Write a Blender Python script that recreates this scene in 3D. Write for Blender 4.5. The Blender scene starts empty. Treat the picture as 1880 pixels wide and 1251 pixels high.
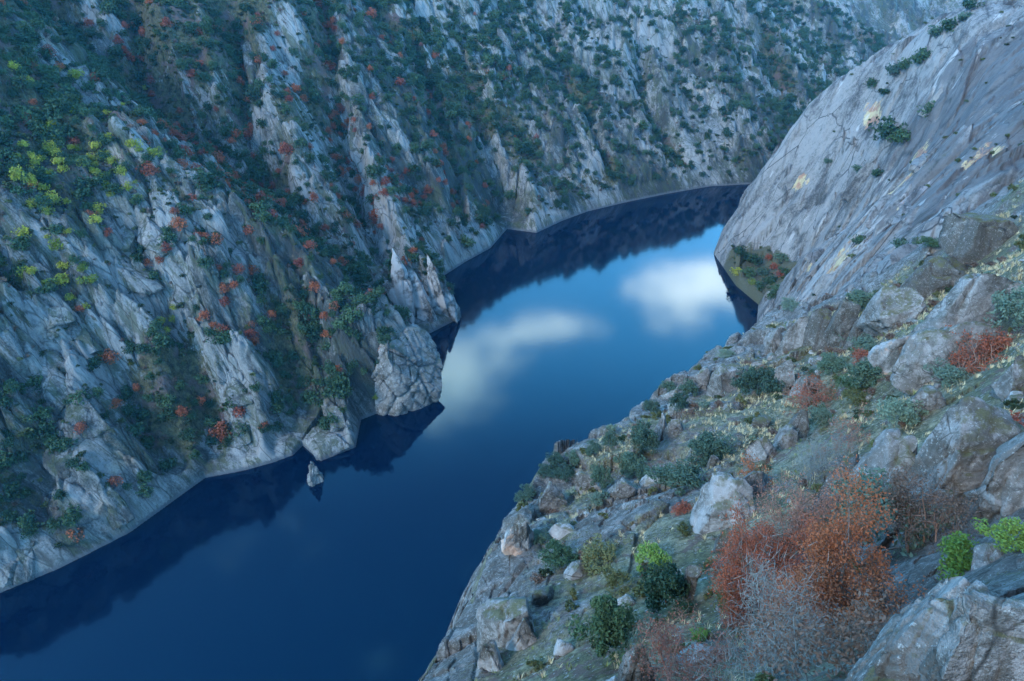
import bpy, math, random
import numpy as np
from mathutils import Vector, Matrix

# ------------------------------------------------------------------ camera, sky, sun, exposure
S = bpy.context.scene
COL = S.collection
CAMZ = 150.0
FPX = 1253.0                       # focal length in pixels of the 1880 px wide photograph
PITCH = math.radians(31.1)
cam_d = bpy.data.cameras.new('camera'); cam = bpy.data.objects.new('camera', cam_d); COL.objects.link(cam)
cam.location = (0, 0, CAMZ); cam.rotation_euler = (math.radians(90) - PITCH, 0, 0)
cam_d.sensor_width = 36.0; cam_d.lens = 36.0 * FPX / 1880.0
cam_d.clip_start = 0.1; cam_d.clip_end = 9000
S.camera = cam

SUN_EL, SUN_AZ = math.radians(36), math.radians(-135)     # azimuth measured from +Y towards +X
w = bpy.data.worlds.new('World'); S.world = w; w.use_nodes = True
nt = w.node_tree; N = nt.nodes; LK = nt.links; N.clear()
out = N.new('ShaderNodeOutputWorld'); bg = N.new('ShaderNodeBackground'); bg.inputs['Strength'].default_value = 0.15
sky = N.new('ShaderNodeTexSky'); sky.sky_type = 'NISHITA'; sky.sun_disc = False
sky.sun_elevation = SUN_EL; sky.sun_rotation = SUN_AZ; sky.ozone_density = 3.0; sky.dust_density = 0.6; sky.air_density = 1.0
tc = N.new('ShaderNodeTexCoord')
# cumulus: broken cloud over the whole dome
sep = N.new('ShaderNodeSeparateXYZ'); LK.new(tc.outputs['Generated'], sep.inputs[0])
zz = N.new('ShaderNodeMath'); zz.operation = 'MAXIMUM'; LK.new(sep.outputs['Z'], zz.inputs[0]); zz.inputs[1].default_value = 0.08
dv = N.new('ShaderNodeVectorMath'); dv.operation = 'DIVIDE'; LK.new(tc.outputs['Generated'], dv.inputs[0])
cz = N.new('ShaderNodeCombineXYZ')
for i in range(3): LK.new(zz.outputs[0], cz.inputs[i])
LK.new(cz.outputs[0], dv.inputs[1])
def world_cloud(cx, cy, rad, sx=1.0, sy=1.0, rot=0.0):
    m = N.new('ShaderNodeMapping'); m.vector_type = 'TEXTURE'
    m.inputs['Location'].default_value = (cx, cy, 0); m.inputs['Scale'].default_value = (rad*sx, rad*sy, 1e3); m.inputs['Rotation'].default_value = (0, 0, rot)
    LK.new(dv.outputs[0], m.inputs['Vector'])
    g = N.new('ShaderNodeTexGradient'); g.gradient_type = 'SPHERICAL'; LK.new(m.outputs[0], g.inputs[0])
    return g.outputs['Fac']
CLOUDS = [(-0.22, 1.47, 0.44, 1.0, 0.62, 0.75), (0.02, 1.70, 0.32, 1.2, 0.45, 0.3), (0.62, 2.00, 0.46, 1.1, 0.65, 0.35),
          (-2.3, 0.9, 0.7, 1, .7, 1.0), (2.0, -0.6, 0.8, 1.2, .6, .4), (-1.2, -1.6, 0.8, 1, .6, -.3), (0.9, -2.4, 0.8, 1.3, .7, .2), (-2.8, -1.0, 0.8, 1, .6, .1), (2.6, 1.2, 0.8, 1, .6, .6)]
acc = None
for c in CLOUDS:
    o_ = world_cloud(*c)
    if acc is None: acc = o_
    else:
        mx = N.new('ShaderNodeMath'); mx.operation = 'MAXIMUM'; LK.new(acc, mx.inputs[0]); LK.new(o_, mx.inputs[1]); acc = mx.outputs[0]
nz = N.new('ShaderNodeTexNoise'); nz.inputs['Scale'].default_value = 5.0; nz.inputs['Detail'].default_value = 7; nz.inputs['Roughness'].default_value = 0.6
LK.new(dv.outputs[0], nz.inputs['Vector'])
ad = N.new('ShaderNodeMath'); ad.operation = 'MULTIPLY_ADD'; LK.new(nz.outputs['Fac'], ad.inputs[0]); ad.inputs[1].default_value = 1.8; LK.new(acc, ad.inputs[2])
mr = N.new('ShaderNodeMapRange'); mr.interpolation_type = 'SMOOTHSTEP'; LK.new(ad.outputs[0], mr.inputs['Value'])
mr.inputs['From Min'].default_value = 1.06; mr.inputs['From Max'].default_value = 1.95
cm = N.new('ShaderNodeMixRGB'); LK.new(mr.outputs[0], cm.inputs['Fac']); tint = N.new('ShaderNodeMixRGB'); tint.blend_type = 'MULTIPLY'; tint.inputs['Fac'].default_value = 1.0; tint.inputs['Color2'].default_value = (0.62, 0.90, 1.02, 1)
LK.new(sky.outputs[0], tint.inputs['Color1']); 
vl = N.new('ShaderNodeMapRange'); vl.interpolation_type = 'SMOOTHSTEP'; LK.new(sep.outputs['Z'], vl.inputs['Value'])      # thin bright veil low in the sky, all round
vl.inputs['From Min'].default_value = 0.50; vl.inputs['From Max'].default_value = 0.70; vl.inputs['To Min'].default_value = 0.6; vl.inputs['To Max'].default_value = 0.0
veil = N.new('ShaderNodeMixRGB'); LK.new(vl.outputs[0], veil.inputs['Fac']); LK.new(tint.outputs[0], veil.inputs['Color1']); veil.inputs['Color2'].default_value = (0.9, 4.9, 9.8, 1)
LK.new(veil.outputs[0], cm.inputs['Color1'])
cm.inputs['Color2'].default_value = (12.0, 12.8, 13.8, 1)
LK.new(cm.outputs[0], bg.inputs['Color']); LK.new(bg.outputs[0], out.inputs['Surface'])

sun_d = bpy.data.lights.new('sun', 'SUN'); sun_d.energy = 0.58; sun_d.angle = math.radians(14); sun_d.color = (1.0, 0.93, 0.84)
sun = bpy.data.objects.new('sun', sun_d); COL.objects.link(sun)
sd = Vector((math.sin(SUN_AZ)*math.cos(SUN_EL), math.cos(SUN_AZ)*math.cos(SUN_EL), math.sin(SUN_EL)))
sun.rotation_euler = sd.to_track_quat('Z', 'Y').to_euler()
S.view_settings.view_transform = 'Standard'; S.view_settings.look = 'None'
S.view_settings.exposure = 2.52; S.view_settings.gamma = 1.0; S.view_settings.use_curve_mapping = False
S.cycles.max_bounces = 5; S.cycles.transparent_max_bounces = 6; S.cycles.volume_bounces = 0
S.cycles.use_denoising = True

rng = np.random.default_rng(7); random.seed(7)

# ------------------------------------------------------------------ helpers
def setp(o, label=None, cat=None, group=None, kind=None):
    if label: o['label'] = label
    if cat: o['category'] = cat; o['kind'] = 'thing'
    if group: o['group'] = group
    if kind: o['kind'] = kind
    return o
def mesh_np(name, v, faces, mat=None, smooth=False):
    """v (n,3); faces (m,3) or (m,4) int array"""
    me = bpy.data.meshes.new(name)
    v = np.asarray(v, np.float32); f = np.asarray(faces, np.int32)
    k = f.shape[1]
    me.vertices.add(len(v)); me.vertices.foreach_set('co', v.ravel())
    me.loops.add(f.size); me.loops.foreach_set('vertex_index', f.ravel())
    me.polygons.add(len(f)); me.polygons.foreach_set('loop_start', np.arange(0, f.size, k, dtype=np.int32))
    me.polygons.foreach_set('loop_total', np.full(len(f), k, np.int32))
    if smooth: me.polygons.foreach_set('use_smooth', np.ones(len(f), bool))
    me.update(calc_edges=True)
    if mat: me.materials.append(mat)
    return me
def link(name, me, parent=None, loc=None):
    o = bpy.data.objects.new(name, me); COL.objects.link(o)
    if parent is not None: o.parent = parent
    if loc is not None: o.location = loc
    return o
def fattr(me, name, vals):
    a = me.attributes.new(name, 'FLOAT', 'POINT'); a.data.foreach_set('value', np.asarray(vals, np.float32).ravel())

U = np.uint32
def h3(ix, iy, iz, seed):
    with np.errstate(over='ignore'):
        h = ix.astype(np.int32).view(U)*U(374761393) + iy.astype(np.int32).view(U)*U(668265263) + iz.astype(np.int32).view(U)*U(2147483647) + U(seed*974711 + 1013)
        h ^= h >> U(13); h *= U(1274126177); h ^= h >> U(16); h *= U(2246822519); h ^= h >> U(13)
    return h
def u01(h): return (h & U(0xFFFFFF)).astype(np.float32) / np.float32(0x1000000)
def vnoise(p, seed=0):
    p = p.astype(np.float32); f = np.floor(p); i = f.astype(np.int32); t = p - f; t = t*t*t*(t*(t*6-15)+10)
    r = np.zeros(len(p), np.float32)
    for dx in (0, 1):
        wx = t[:, 0] if dx else 1-t[:, 0]
        for dy in (0, 1):
            wy = wx*(t[:, 1] if dy else 1-t[:, 1])
            for dz in (0, 1):
                r += wy*(t[:, 2] if dz else 1-t[:, 2])*u01(h3(i[:, 0]+dx, i[:, 1]+dy, i[:, 2]+dz, seed))
    return r*2-1
def fbm(p, octv=4, seed=0, lac=2.03, gain=0.5):
    r = 0; a = 1.0; tot = 0
    for k in range(octv):
        r = r + a*vnoise(p*(lac**k), seed+k*17); tot += a; a *= gain
    return r/tot
def ridged(p, octv=4, seed=0):
    r = 0; a = 1.0; tot = 0
    for k in range(octv):
        r = r + a*(1-np.abs(vnoise(p*(2.07**k), seed+k*19))*2); tot += a; a *= 0.5
    return r/tot
def facet(p, seed=0, tilt=1.0):
    """angular blocks: every voronoi cell carries its own tilted plane. returns (height -1..1, edge closeness 0..1)"""
    p = p.astype(np.float32); b = np.floor(p-0.5).astype(np.int32)
    d1 = np.full(len(p), 9, np.float32); d2 = d1.copy(); best = np.zeros((len(p), 3), np.float32); hid = np.zeros(len(p), U)
    for dx in (0, 1):
        for dy in (0, 1):
            for dz in (0, 1):
                ix = b[:, 0]+dx; iy = b[:, 1]+dy; iz = b[:, 2]+dz
                h = h3(ix, iy, iz, seed)
                jx = (h & U(1023)).astype(np.float32)/1023; jy = ((h >> U(10)) & U(1023)).astype(np.float32)/1023; jz = ((h >> U(20)) & U(1023)).astype(np.float32)/1023
                q = np.stack([p[:, 0]-ix-.1-.8*jx, p[:, 1]-iy-.1-.8*jy, p[:, 2]-iz-.1-.8*jz], 1)
                d = (q*q).sum(1)
                m = d < d1
                d2 = np.where(m, d1, np.minimum(d2, d)); d1 = np.where(m, d, d1)
                best[m] = q[m]; hid[m] = h[m]
    h2 = h3(hid.view(np.int32), hid.view(np.int32) >> 3, hid.view(np.int32) >> 7, seed+5)
    g = np.stack([(h2 & U(1023)).astype(np.float32)/511.5-1, ((h2 >> U(10)) & U(1023)).astype(np.float32)/511.5-1, ((h2 >> U(20)) & U(1023)).astype(np.float32)/511.5-1], 1)
    off = u01(h3(h2.view(np.int32), hid.view(np.int32), hid.view(np.int32), seed+9))*2-1
    edge = np.sqrt(d2)-np.sqrt(d1)
    return off*0.6 + tilt*(g*best).sum(1), edge
def sstep(x, a, b):
    t = np.clip((x-a)/(b-a), 0, 1); return t*t*(3-2*t)
def smin(a, b, k):
    h = np.clip(0.5+0.5*(b-a)/k, 0, 1); return b*(1-h)+a*h - k*h*(1-h)

def px_dir(u, v):
    a = (np.asarray(u, float)-940)/FPX; b = -(np.asarray(v, float)-625.5)/FPX
    d = np.stack([a, math.cos(PITCH)+b*math.sin(PITCH), -math.sin(PITCH)+b*math.cos(PITCH)], -1)
    return d/np.linalg.norm(d, axis=-1, keepdims=True)
def to_px(p):
    p = np.asarray(p, float); x = p[..., 0]; y = p[..., 1]; z = p[..., 2]-CAMZ
    f = y*math.cos(PITCH)-z*math.sin(PITCH); u_ = y*math.sin(PITCH)+z*math.cos(PITCH)
    return 940+FPX*x/f, 625.5-FPX*u_/f, f
def seg_dist(x, y, line, closed=False):
    """distance to polyline with z: returns (dist, z at nearest, signed side)"""
    L = np.asarray(line, float); bd = np.full(x.shape, 1e9); bz = np.zeros(x.shape); bs = np.zeros(x.shape)
    for a, b in zip(L[:-1], L[1:]):
        ex, ey = b[0]-a[0], b[1]-a[1]; l2 = ex*ex+ey*ey
        t = np.clip(((x-a[0])*ex+(y-a[1])*ey)/l2, 0, 1)
        dx = x-(a[0]+t*ex); dy = y-(a[1]+t*ey); d = dx*dx+dy*dy
        m = d < bd
        bd = np.where(m, d, bd); bz = np.where(m, a[2]+t*(b[2]-a[2]) if len(a) > 2 else 0, bz)
        bs = np.where(m, np.sign(ex*dy-ey*dx), bs)
    return np.sqrt(bd), bz, bs

# ------------------------------------------------------------------ the lie of the land
SHORE_L = [(-330,-60),(-240,20),(-178,82),(-135,120),(-124,128),(-111,141),(-98,164),(-88,167),(-79,171),(-73,175),(-71,180),(-63,172),(-53,179),(-54,194),(-42,203),(-29,217),(-30,224),(-40,250),(-23,269),(-28,290),(-36,310),(-24,330),(-12,347),(-3,375),(14,369),(30,388),(47,404),(74,421),(101,436),(135,452),(165,457),(215,500),(262,560),(330,640),(420,720),(560,830)]
SHORE_R = [(-30,-40),(-8,40),(0,70),(12,98),(26,120),(45,150),(66,185),(88,222),(104,250),(115,281),(110,301),(109,340),(122,372),(155,410),(215,455),(290,500),(370,560),(480,640),(640,740)]
RAVINES = [  # drainage lines: x, y, z of the bed, side slope
 ([(-40,250,-2),(-62,262,10),(-100,283,38),(-140,302,66),(-185,325,98),(-250,362,140)], 1.0),
]
def in_poly(x, y, poly):
    P = np.asarray(poly); c = np.zeros(x.shape, bool)
    for (x0, y0), (x1, y1) in zip(P, np.roll(P, -1, 0)):
        c ^= ((y0 > y) != (y1 > y)) & (x < (x1-x0)*(y-y0)/(y1-y0+1e-9)+x0)
    return c
RIVER = SHORE_L + SHORE_R[::-1]
GULLY = []       # filled below once the base is known
def base_left(x, y, gullies=True):
    d, _, side = seg_dist(x, y, [p+(0,) for p in SHORE_L])
    r = (side <= 0) | in_poly(x, y, RIVER)                      # the river, and whatever lies beyond it, is not this bank
    k = 1.0 - 0.27*sstep(x, -70, 30)
    z = k*d + 10*(1-np.exp(-d/7))
    z = np.where(z > 110, 110+70*(1-np.exp(-(z-110)/95)), z)
    z = np.where(r, -1.6*d, z)
    for line, ks in RAVINES:
        dd, zz_, _ = seg_dist(x, y, line)
        zr = zz_ + ks*np.maximum(dd-2, 0)
        z = np.where(r, z, smin(z, zr, 7.0))
    dh = ((x+44)/17)**2+((y-205)/15)**2; z = np.where(r, z, z+15*np.exp(-dh)*sstep(z, 0, 14))
    dpin = np.hypot((x+36)/1.25, y-268); z = np.where(r, z, smin(z, 2.5+np.maximum(dpin-9, 0)*1.1, 5.0))
    z0 = z
    if gullies:
        for line, ks in GULLY:
            dd, zz_, _ = seg_dist(x, y, line)
            zr = zz_ + ks*np.maximum(dd-0.8, 0)
            z = np.where(r, z, smin(z, zr, 3.0))
        z = np.where(r, z, np.maximum(z, .22*z0+.3))
    return z
def march(fn, us, vs, r0, r1, n=500):
    d = px_dir(us, vs); R = np.geomspace(r0, r1, n)
    hor = np.hypot(d[:, 0], d[:, 1])
    P = d[:, None, :]/hor[:, None, None]*R[None, :, None]
    zt = fn(P[..., 0], P[..., 1]); below = (P[..., 2]+CAMZ) < np.maximum(zt, 0)
    i = np.argmax(below, 1); ok = below.any(1)
    p = P[np.arange(len(i)), i]; p[:, 2] += CAMZ
    return p, ok
# gullies seen in the wall, as photograph pixels with depths, dropped on the ungullied slope
GUL_PX = [
 ([(600,20),(612,130),(632,240),(655,330),(690,410),(708,460)], [5,8,10,11,12,12], 1.9),
 ([(432,20),(440,110),(448,190),(470,280),(500,360)], [6,9,9,7,6], 1.9),
 ([(245,10),(248,90),(256,150),(300,220),(380,290),(470,350)], [6,7,7,6,5,5], 1.8),
 ([(862,190),(890,250),(918,320),(930,390),(934,416)], [2,6,8,9,8], 2.0),
 ([(1140,30),(1180,110),(1180,160),(1210,220),(1260,300)], [4,7,9,8,4], 1.6),
 ([(1400,60),(1440,150),(1500,230)], [4,8,10], 1.5),
 ([(760,80),(800,190),(830,300),(850,400)], [3,5,5,4], 1.8),
 ([(1000,60),(1060,200),(1120,320)], [3,4,4], 1.8),
 ([(130,560),(200,640),(250,740),(310,830)], [4,6,7,6], 1.5),
 ([(250,480),(300,560),(350,640),(390,760),(420,840)], [4,6,7,8,7], 1.5),
 ([(470,450),(510,560),(545,660),(570,780),(572,822)], [4,6,8,9,8], 1.5),
 ([(545,490),(570,580),(592,680)], [3,5,6], 1.6),
 ([(30,520),(60,640),(75,800),(60,920)], [4,6,6,5], 1.4),
]
for pts, dep, ks in GUL_PX:
    p, ok = march(lambda x, y: base_left(x, y, False), [q[0] for q in pts], [q[1] for q in pts], 120, 1200, 900)
    GULLY.append(([(a[0], a[1], a[2]-2.0*dd) for a, dd in zip(p, dep)], ks*.95))

BARE_PX = [(745,700,13),(690,725,12),(765,680,9),(700,640,17),(735,690,12),(640,600,12),(640,780,12),(108,600,11),(100,680,12),(150,790,13),(110,850,10),(265,440,13),(240,520,12),(415,620,12),(430,680,10),(390,460,11),(200,930,10),(60,1010,10),(330,920,8),
 (640,190,12),(655,260,12),(668,320,12),(690,390,10),(460,120,10),(470,200,10),(480,260,10),(900,290,12),(915,360,11),(980,240,10),(870,450,14),(840,480,12),(1060,70,14),(1090,120,16),(1130,180,16),(1190,60,14),(1230,90,16),(1120,250,16),(1180,270,12),(1010,360,14),(1080,330,14),(1290,300,16),(1330,250,18),(1250,200,14),(520,120,12),(560,200,11),(150,160,10),(20,270,10),(750,300,12)]
_p, _ok = march(lambda x, y: base_left(x, y, False), [q[0] for q in BARE_PX], [q[1] for q in BARE_PX], 120, 1200, 900)
BARE = [(a[0], a[1], q[2]) for a, q in zip(_p, BARE_PX)]
# near right-hand slope: photograph pixel + slant distance from the lens
NEAR_CP = [(1000,1251,46),(1150,1251,40),(1300,1251,36),(1480,1251,32),(1640,1251,22),(1880,1251,15),(900,1180,57),(1000,1130,56),(1120,1130,50),(1250,1120,47),(1400,1130,43),(1560,1130,36),(1640,1100,26),(1760,1060,21),(1880,1080,18),
 (885,1060,66),(980,1040,66),(1100,1000,64),(1250,980,60),(1400,980,54),(1550,980,46),(1700,980,42),(1880,960,36),
 (930,950,79),(1050,900,82),(1200,880,78),(1350,860,74),(1500,860,66),(1650,850,58),(1780,830,50),(1880,800,44),
 (1005,845,94),(1130,800,102),(1250,780,100),(1400,760,96),(1550,740,92),(1700,700,82),(1880,650,64),
 (1190,745,118),(1270,690,130),(1330,700,124),(1430,670,126),(1560,640,122),(1700,580,108),(1880,480,92),
 (1290,655,146),(1360,622,162),(1450,600,156),(1600,590,132),(1600,550,158),(1500,555,172),(1620,510,158),(1720,470,152),(1800,400,158),(1880,330,156)]
CREST = [(640,1420,48),(770,1258,58),(870,1115,67),(925,965,81),(1000,850,97),(1120,797,108),(1180,747,121),(1275,672,140),(1350,625,166),(1440,570,182),(1520,550,180),(1610,508,166),(1720,450,162),(1800,385,165),(1900,300,165),(2150,150,170)]
cp = np.array([(*(px_dir(u, v)*s + [0, 0, CAMZ]),) for u, v, s in NEAR_CP] + [(0,0,146.5),(-6,-10,147),(20,-10,150),(20,5,146),(40,10,143),(60,60,128)])
crest = np.array([(*(px_dir(u, v)*s + [0, 0, CAMZ]),) for u, v, s in CREST])
cpa = np.vstack([cp, crest])
def tps_fit(c, lam=2.0):
    n = len(c); d = np.hypot(c[:, None, 0]-c[None, :, 0], c[:, None, 1]-c[None, :, 1])/50
    K = np.where(d > 0, d*d*np.log(d+1e-9), 0) + np.eye(n)*lam*1e-2
    Pm = np.c_[np.ones(n), c[:, :2]/50]
    A = np.block([[K, Pm], [Pm.T, np.zeros((3, 3))]])
    return np.linalg.solve(A, np.r_[c[:, 2], 0, 0, 0])
TPS = tps_fit(cpa)
def tps(x, y):
    s = x.shape; x = x.ravel(); y = y.ravel(); r = TPS[-3]+TPS[-2]*x/50+TPS[-1]*y/50
    for (cx, cy, _), wt in zip(cpa, TPS[:-3]):
        d2 = ((x-cx)**2+(y-cy)**2)/2500; r = r + wt*0.5*d2*np.log(d2+1e-12)
    return r.reshape(s)
def base_near(x, y):
    z = tps(x, y)
    d, zc, sd_ = seg_dist(x, y, [tuple(c) for c in crest])
    z = np.where(sd_ > 0, zc - 2.2*d - 0.08*d*d, np.minimum(z, zc+2.2*d+6))
    return z
def base_dome(x, y):
    d, _, side = seg_dist(x, y, [p+(0,) for p in SHORE_R])
    r = side >= 0
    z = 140*(1-np.exp(-d/50.0)) + 0.06*d
    # wooded cove at the foot of the dome
    dc = np.hypot((x-121)/1.0, (y-303)/1.5)
    z = smin(z, 2+0.35*np.maximum(dc-2, 0)+np.maximum(dc-17, 0)*1.9, 5.0)
    return np.where(r, -1.6*d, z)

# ------------------------------------------------------------------ materials
def new_mat(name):
    m = bpy.data.materials.new(name); m.use_nodes = True
    t = m.node_tree; t.nodes.clear()
    return m, t.nodes, t.links
class G:
    """tiny node graph helper"""
    def __init__(s, name): s.m, s.n, s.l = new_mat(name)
    def node(s, typ, **kw):
        nd = s.n.new(typ)
        for k, v in kw.items(): setattr(nd, k, v)
        return nd
    def put(s, sock, v):
        if isinstance(v, bpy.types.NodeSocket): s.l.new(v, sock)
        else: sock.default_value = v
    def coords(s, scale=(1,1,1), rot=(0,0,0), obj=False, src=None):
        if src is None:
            src = s.node('ShaderNodeTexCoord').outputs['Object'] if obj else s.node('ShaderNodeNewGeometry').outputs['Position']
        mp = s.node('ShaderNodeMapping'); mp.inputs['Rotation'].default_value = rot
        if any(rot): mp.vector_type = 'TEXTURE'; scale = [1/k for k in scale]
        mp.inputs['Scale'].default_value = scale
        s.l.new(src, mp.inputs['Vector']); return mp.outputs[0]
    def noise(s, vec, scale, detail=4, rough=0.55, dist=0.0):
        nd = s.node('ShaderNodeTexNoise'); s.l.new(vec, nd.inputs['Vector']); nd.inputs['Scale'].default_value = scale
        nd.inputs['Detail'].default_value = detail; nd.inputs['Roughness'].default_value = rough; nd.inputs['Distortion'].default_value = dist
        return nd.outputs['Fac']
    def vor(s, vec, scale, feature='F1', out='Distance'):
        nd = s.node('ShaderNodeTexVoronoi', feature=feature); s.l.new(vec, nd.inputs['Vector']); nd.inputs['Scale'].default_value = scale
        return nd.outputs[out]
    def rmap(s, v, a, b, lo=0.0, hi=1.0, smooth=True):
        nd = s.node('ShaderNodeMapRange'); nd.interpolation_type = 'SMOOTHSTEP' if smooth else 'LINEAR'
        s.put(nd.inputs['Value'], v); nd.inputs['From Min'].default_value = a; nd.inputs['From Max'].default_value = b
        nd.inputs['To Min'].default_value = lo; nd.inputs['To Max'].default_value = hi; return nd.outputs[0]
    def math(s, op, a, b=0.0, c=0.0):
        nd = s.node('ShaderNodeMath', operation=op); s.put(nd.inputs[0], a); s.put(nd.inputs[1], b); s.put(nd.inputs[2], c); return nd.outputs[0]
    def mix(s, f, a, b, mode='MIX'):
        nd = s.node('ShaderNodeMixRGB', blend_type=mode); s.put(nd.inputs['Fac'], f)
        s.put(nd.inputs['Color1'], a if isinstance(a, bpy.types.NodeSocket) else (*a, 1)); s.put(nd.inputs['Color2'], b if isinstance(b, bpy.types.NodeSocket) else (*b, 1)); return nd.outputs[0]
    def attr(s, name):
        nd = s.node('ShaderNodeAttribute', attribute_name=name); return nd.outputs['Fac']
    def finish(s, colr, rough=0.85, bump=None, bdist=0.1, bstr=0.6, spec=0.3, trans=None, ior=1.5, stint=(1, 1, 1)):
        b = s.node('ShaderNodeBsdfPrincipled'); s.put(b.inputs['Base Color'], colr if isinstance(colr, bpy.types.NodeSocket) else (*colr, 1)); s.put(b.inputs['Roughness'], rough)
        b.inputs['Specular IOR Level'].default_value = spec; b.inputs['IOR'].default_value = ior; b.inputs['Specular Tint'].default_value = (*stint, 1)
        if bump is not None:
            bn = s.node('ShaderNodeBump'); bn.inputs['Distance'].default_value = bdist; bn.inputs['Strength'].default_value = bstr
            s.l.new(bump, bn.inputs['Height']); s.l.new(bn.outputs[0], b.inputs['Normal'])
        o = s.node('ShaderNodeOutputMaterial'); sh = b.outputs[0]
        if trans:
            tr = s.node('ShaderNodeBsdfTranslucent'); s.put(tr.inputs['Color'], colr if isinstance(colr, bpy.types.NodeSocket) else (*colr, 1))
            mxs = s.node('ShaderNodeMixShader'); mxs.inputs[0].default_value = trans; s.l.new(sh, mxs.inputs[1]); s.l.new(tr.outputs[0], mxs.inputs[2]); sh = mxs.outputs[0]
        s.l.new(sh, o.inputs['Surface']); return s.m

DIP = (0.0, math.radians(24), math.radians(-20))
def mat_wall():
    g = G('gorge wall granite')
    p = g.coords(); R_ = (0, math.radians(-22), 0)
    st = g.coords((1.0, 1.0, 0.2), R_)       # streaks down the dip
    n1 = g.noise(st, 0.07, 8, 0.68); n2 = g.noise(st, 0.45, 7, 0.74); n3 = g.noise(p, 1.6, 5, 0.75); big = g.noise(st, 0.022, 5, .6)
    v = g.math('ADD', g.math('MULTIPLY', n1, 0.42), g.math('ADD', g.math('MULTIPLY', n2, 0.36), g.math('MULTIPLY', n3, 0.22)))
    v = g.math('ADD', v, g.math('MULTIPLY', g.math('SUBTRACT', big, .5), .7)); bare = g.attr('bare'); v = g.math('ADD', v, g.math('MULTIPLY', bare, .04))
    rock = g.mix(g.rmap(v, 0.41, 0.59), (0.034, 0.038, 0.034), (0.22, 0.217, 0.205))
    warm = g.rmap(g.noise(p, 0.05, 6, 0.65), 0.60, 0.70)
    rock = g.mix(g.math('MULTIPLY', warm, 0.6), rock, (0.34, 0.27, 0.20))
    pale = g.math('MULTIPLY', g.rmap(g.noise(g.coords((1, 1, .12), R_), 0.13, 6, 0.68), 0.57, 0.66), .5)
    rock = g.mix(pale, rock, (0.33, 0.32, 0.30))
    moss = g.rmap(g.noise(st, 0.22, 7, 0.75, 0.5), 0.48, 0.57)
    rock = g.mix(g.math('MULTIPLY', moss, g.rmap(bare, 0.1, .8, .8, .3)), rock, g.mix(n3, (0.025, 0.036, 0.018), (0.075, 0.085, 0.042)))
    crack = g.rmap(g.vor(g.mix(.05, st, g.node('ShaderNodeTexNoise').outputs['Color'], 'ADD'), 0.19, 'DISTANCE_TO_EDGE'), 0.0, 0.04, 1.0, 0.0)
    rock = g.mix(g.math('MULTIPLY', crack, 0.65), rock, (0.022, 0.025, 0.022))
    soil = g.mix(g.rmap(g.noise(p, 0.55, 9, 0.82), .38, .62), (0.016, 0.021, 0.012), (0.09, 0.085, 0.042))
    soil = g.mix(g.rmap(g.noise(p, 0.10, 5, 0.6), 0.52, 0.62), soil, g.mix(n3, (0.05, 0.035, 0.03), (0.13, 0.09, 0.075)))
    veg = g.rmap(g.math('ADD', g.attr('veg'), g.math('MULTIPLY', g.math('SUBTRACT', n2, 0.5), 1.8)), 0.42, 0.58)
    c = g.mix(veg, rock, soil)
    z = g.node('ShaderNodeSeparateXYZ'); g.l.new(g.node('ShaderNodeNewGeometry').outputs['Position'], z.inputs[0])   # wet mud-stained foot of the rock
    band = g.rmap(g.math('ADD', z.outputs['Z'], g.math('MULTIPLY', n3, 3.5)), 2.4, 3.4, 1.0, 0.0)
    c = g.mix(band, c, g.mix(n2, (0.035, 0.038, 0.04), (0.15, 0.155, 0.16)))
    bump = g.math('ADD', g.math('MULTIPLY', n2, 1.6), g.math('MULTIPLY', n3, 0.8))
    return g.finish(c, 0.9, bump, 1.0, 1.0)
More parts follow.
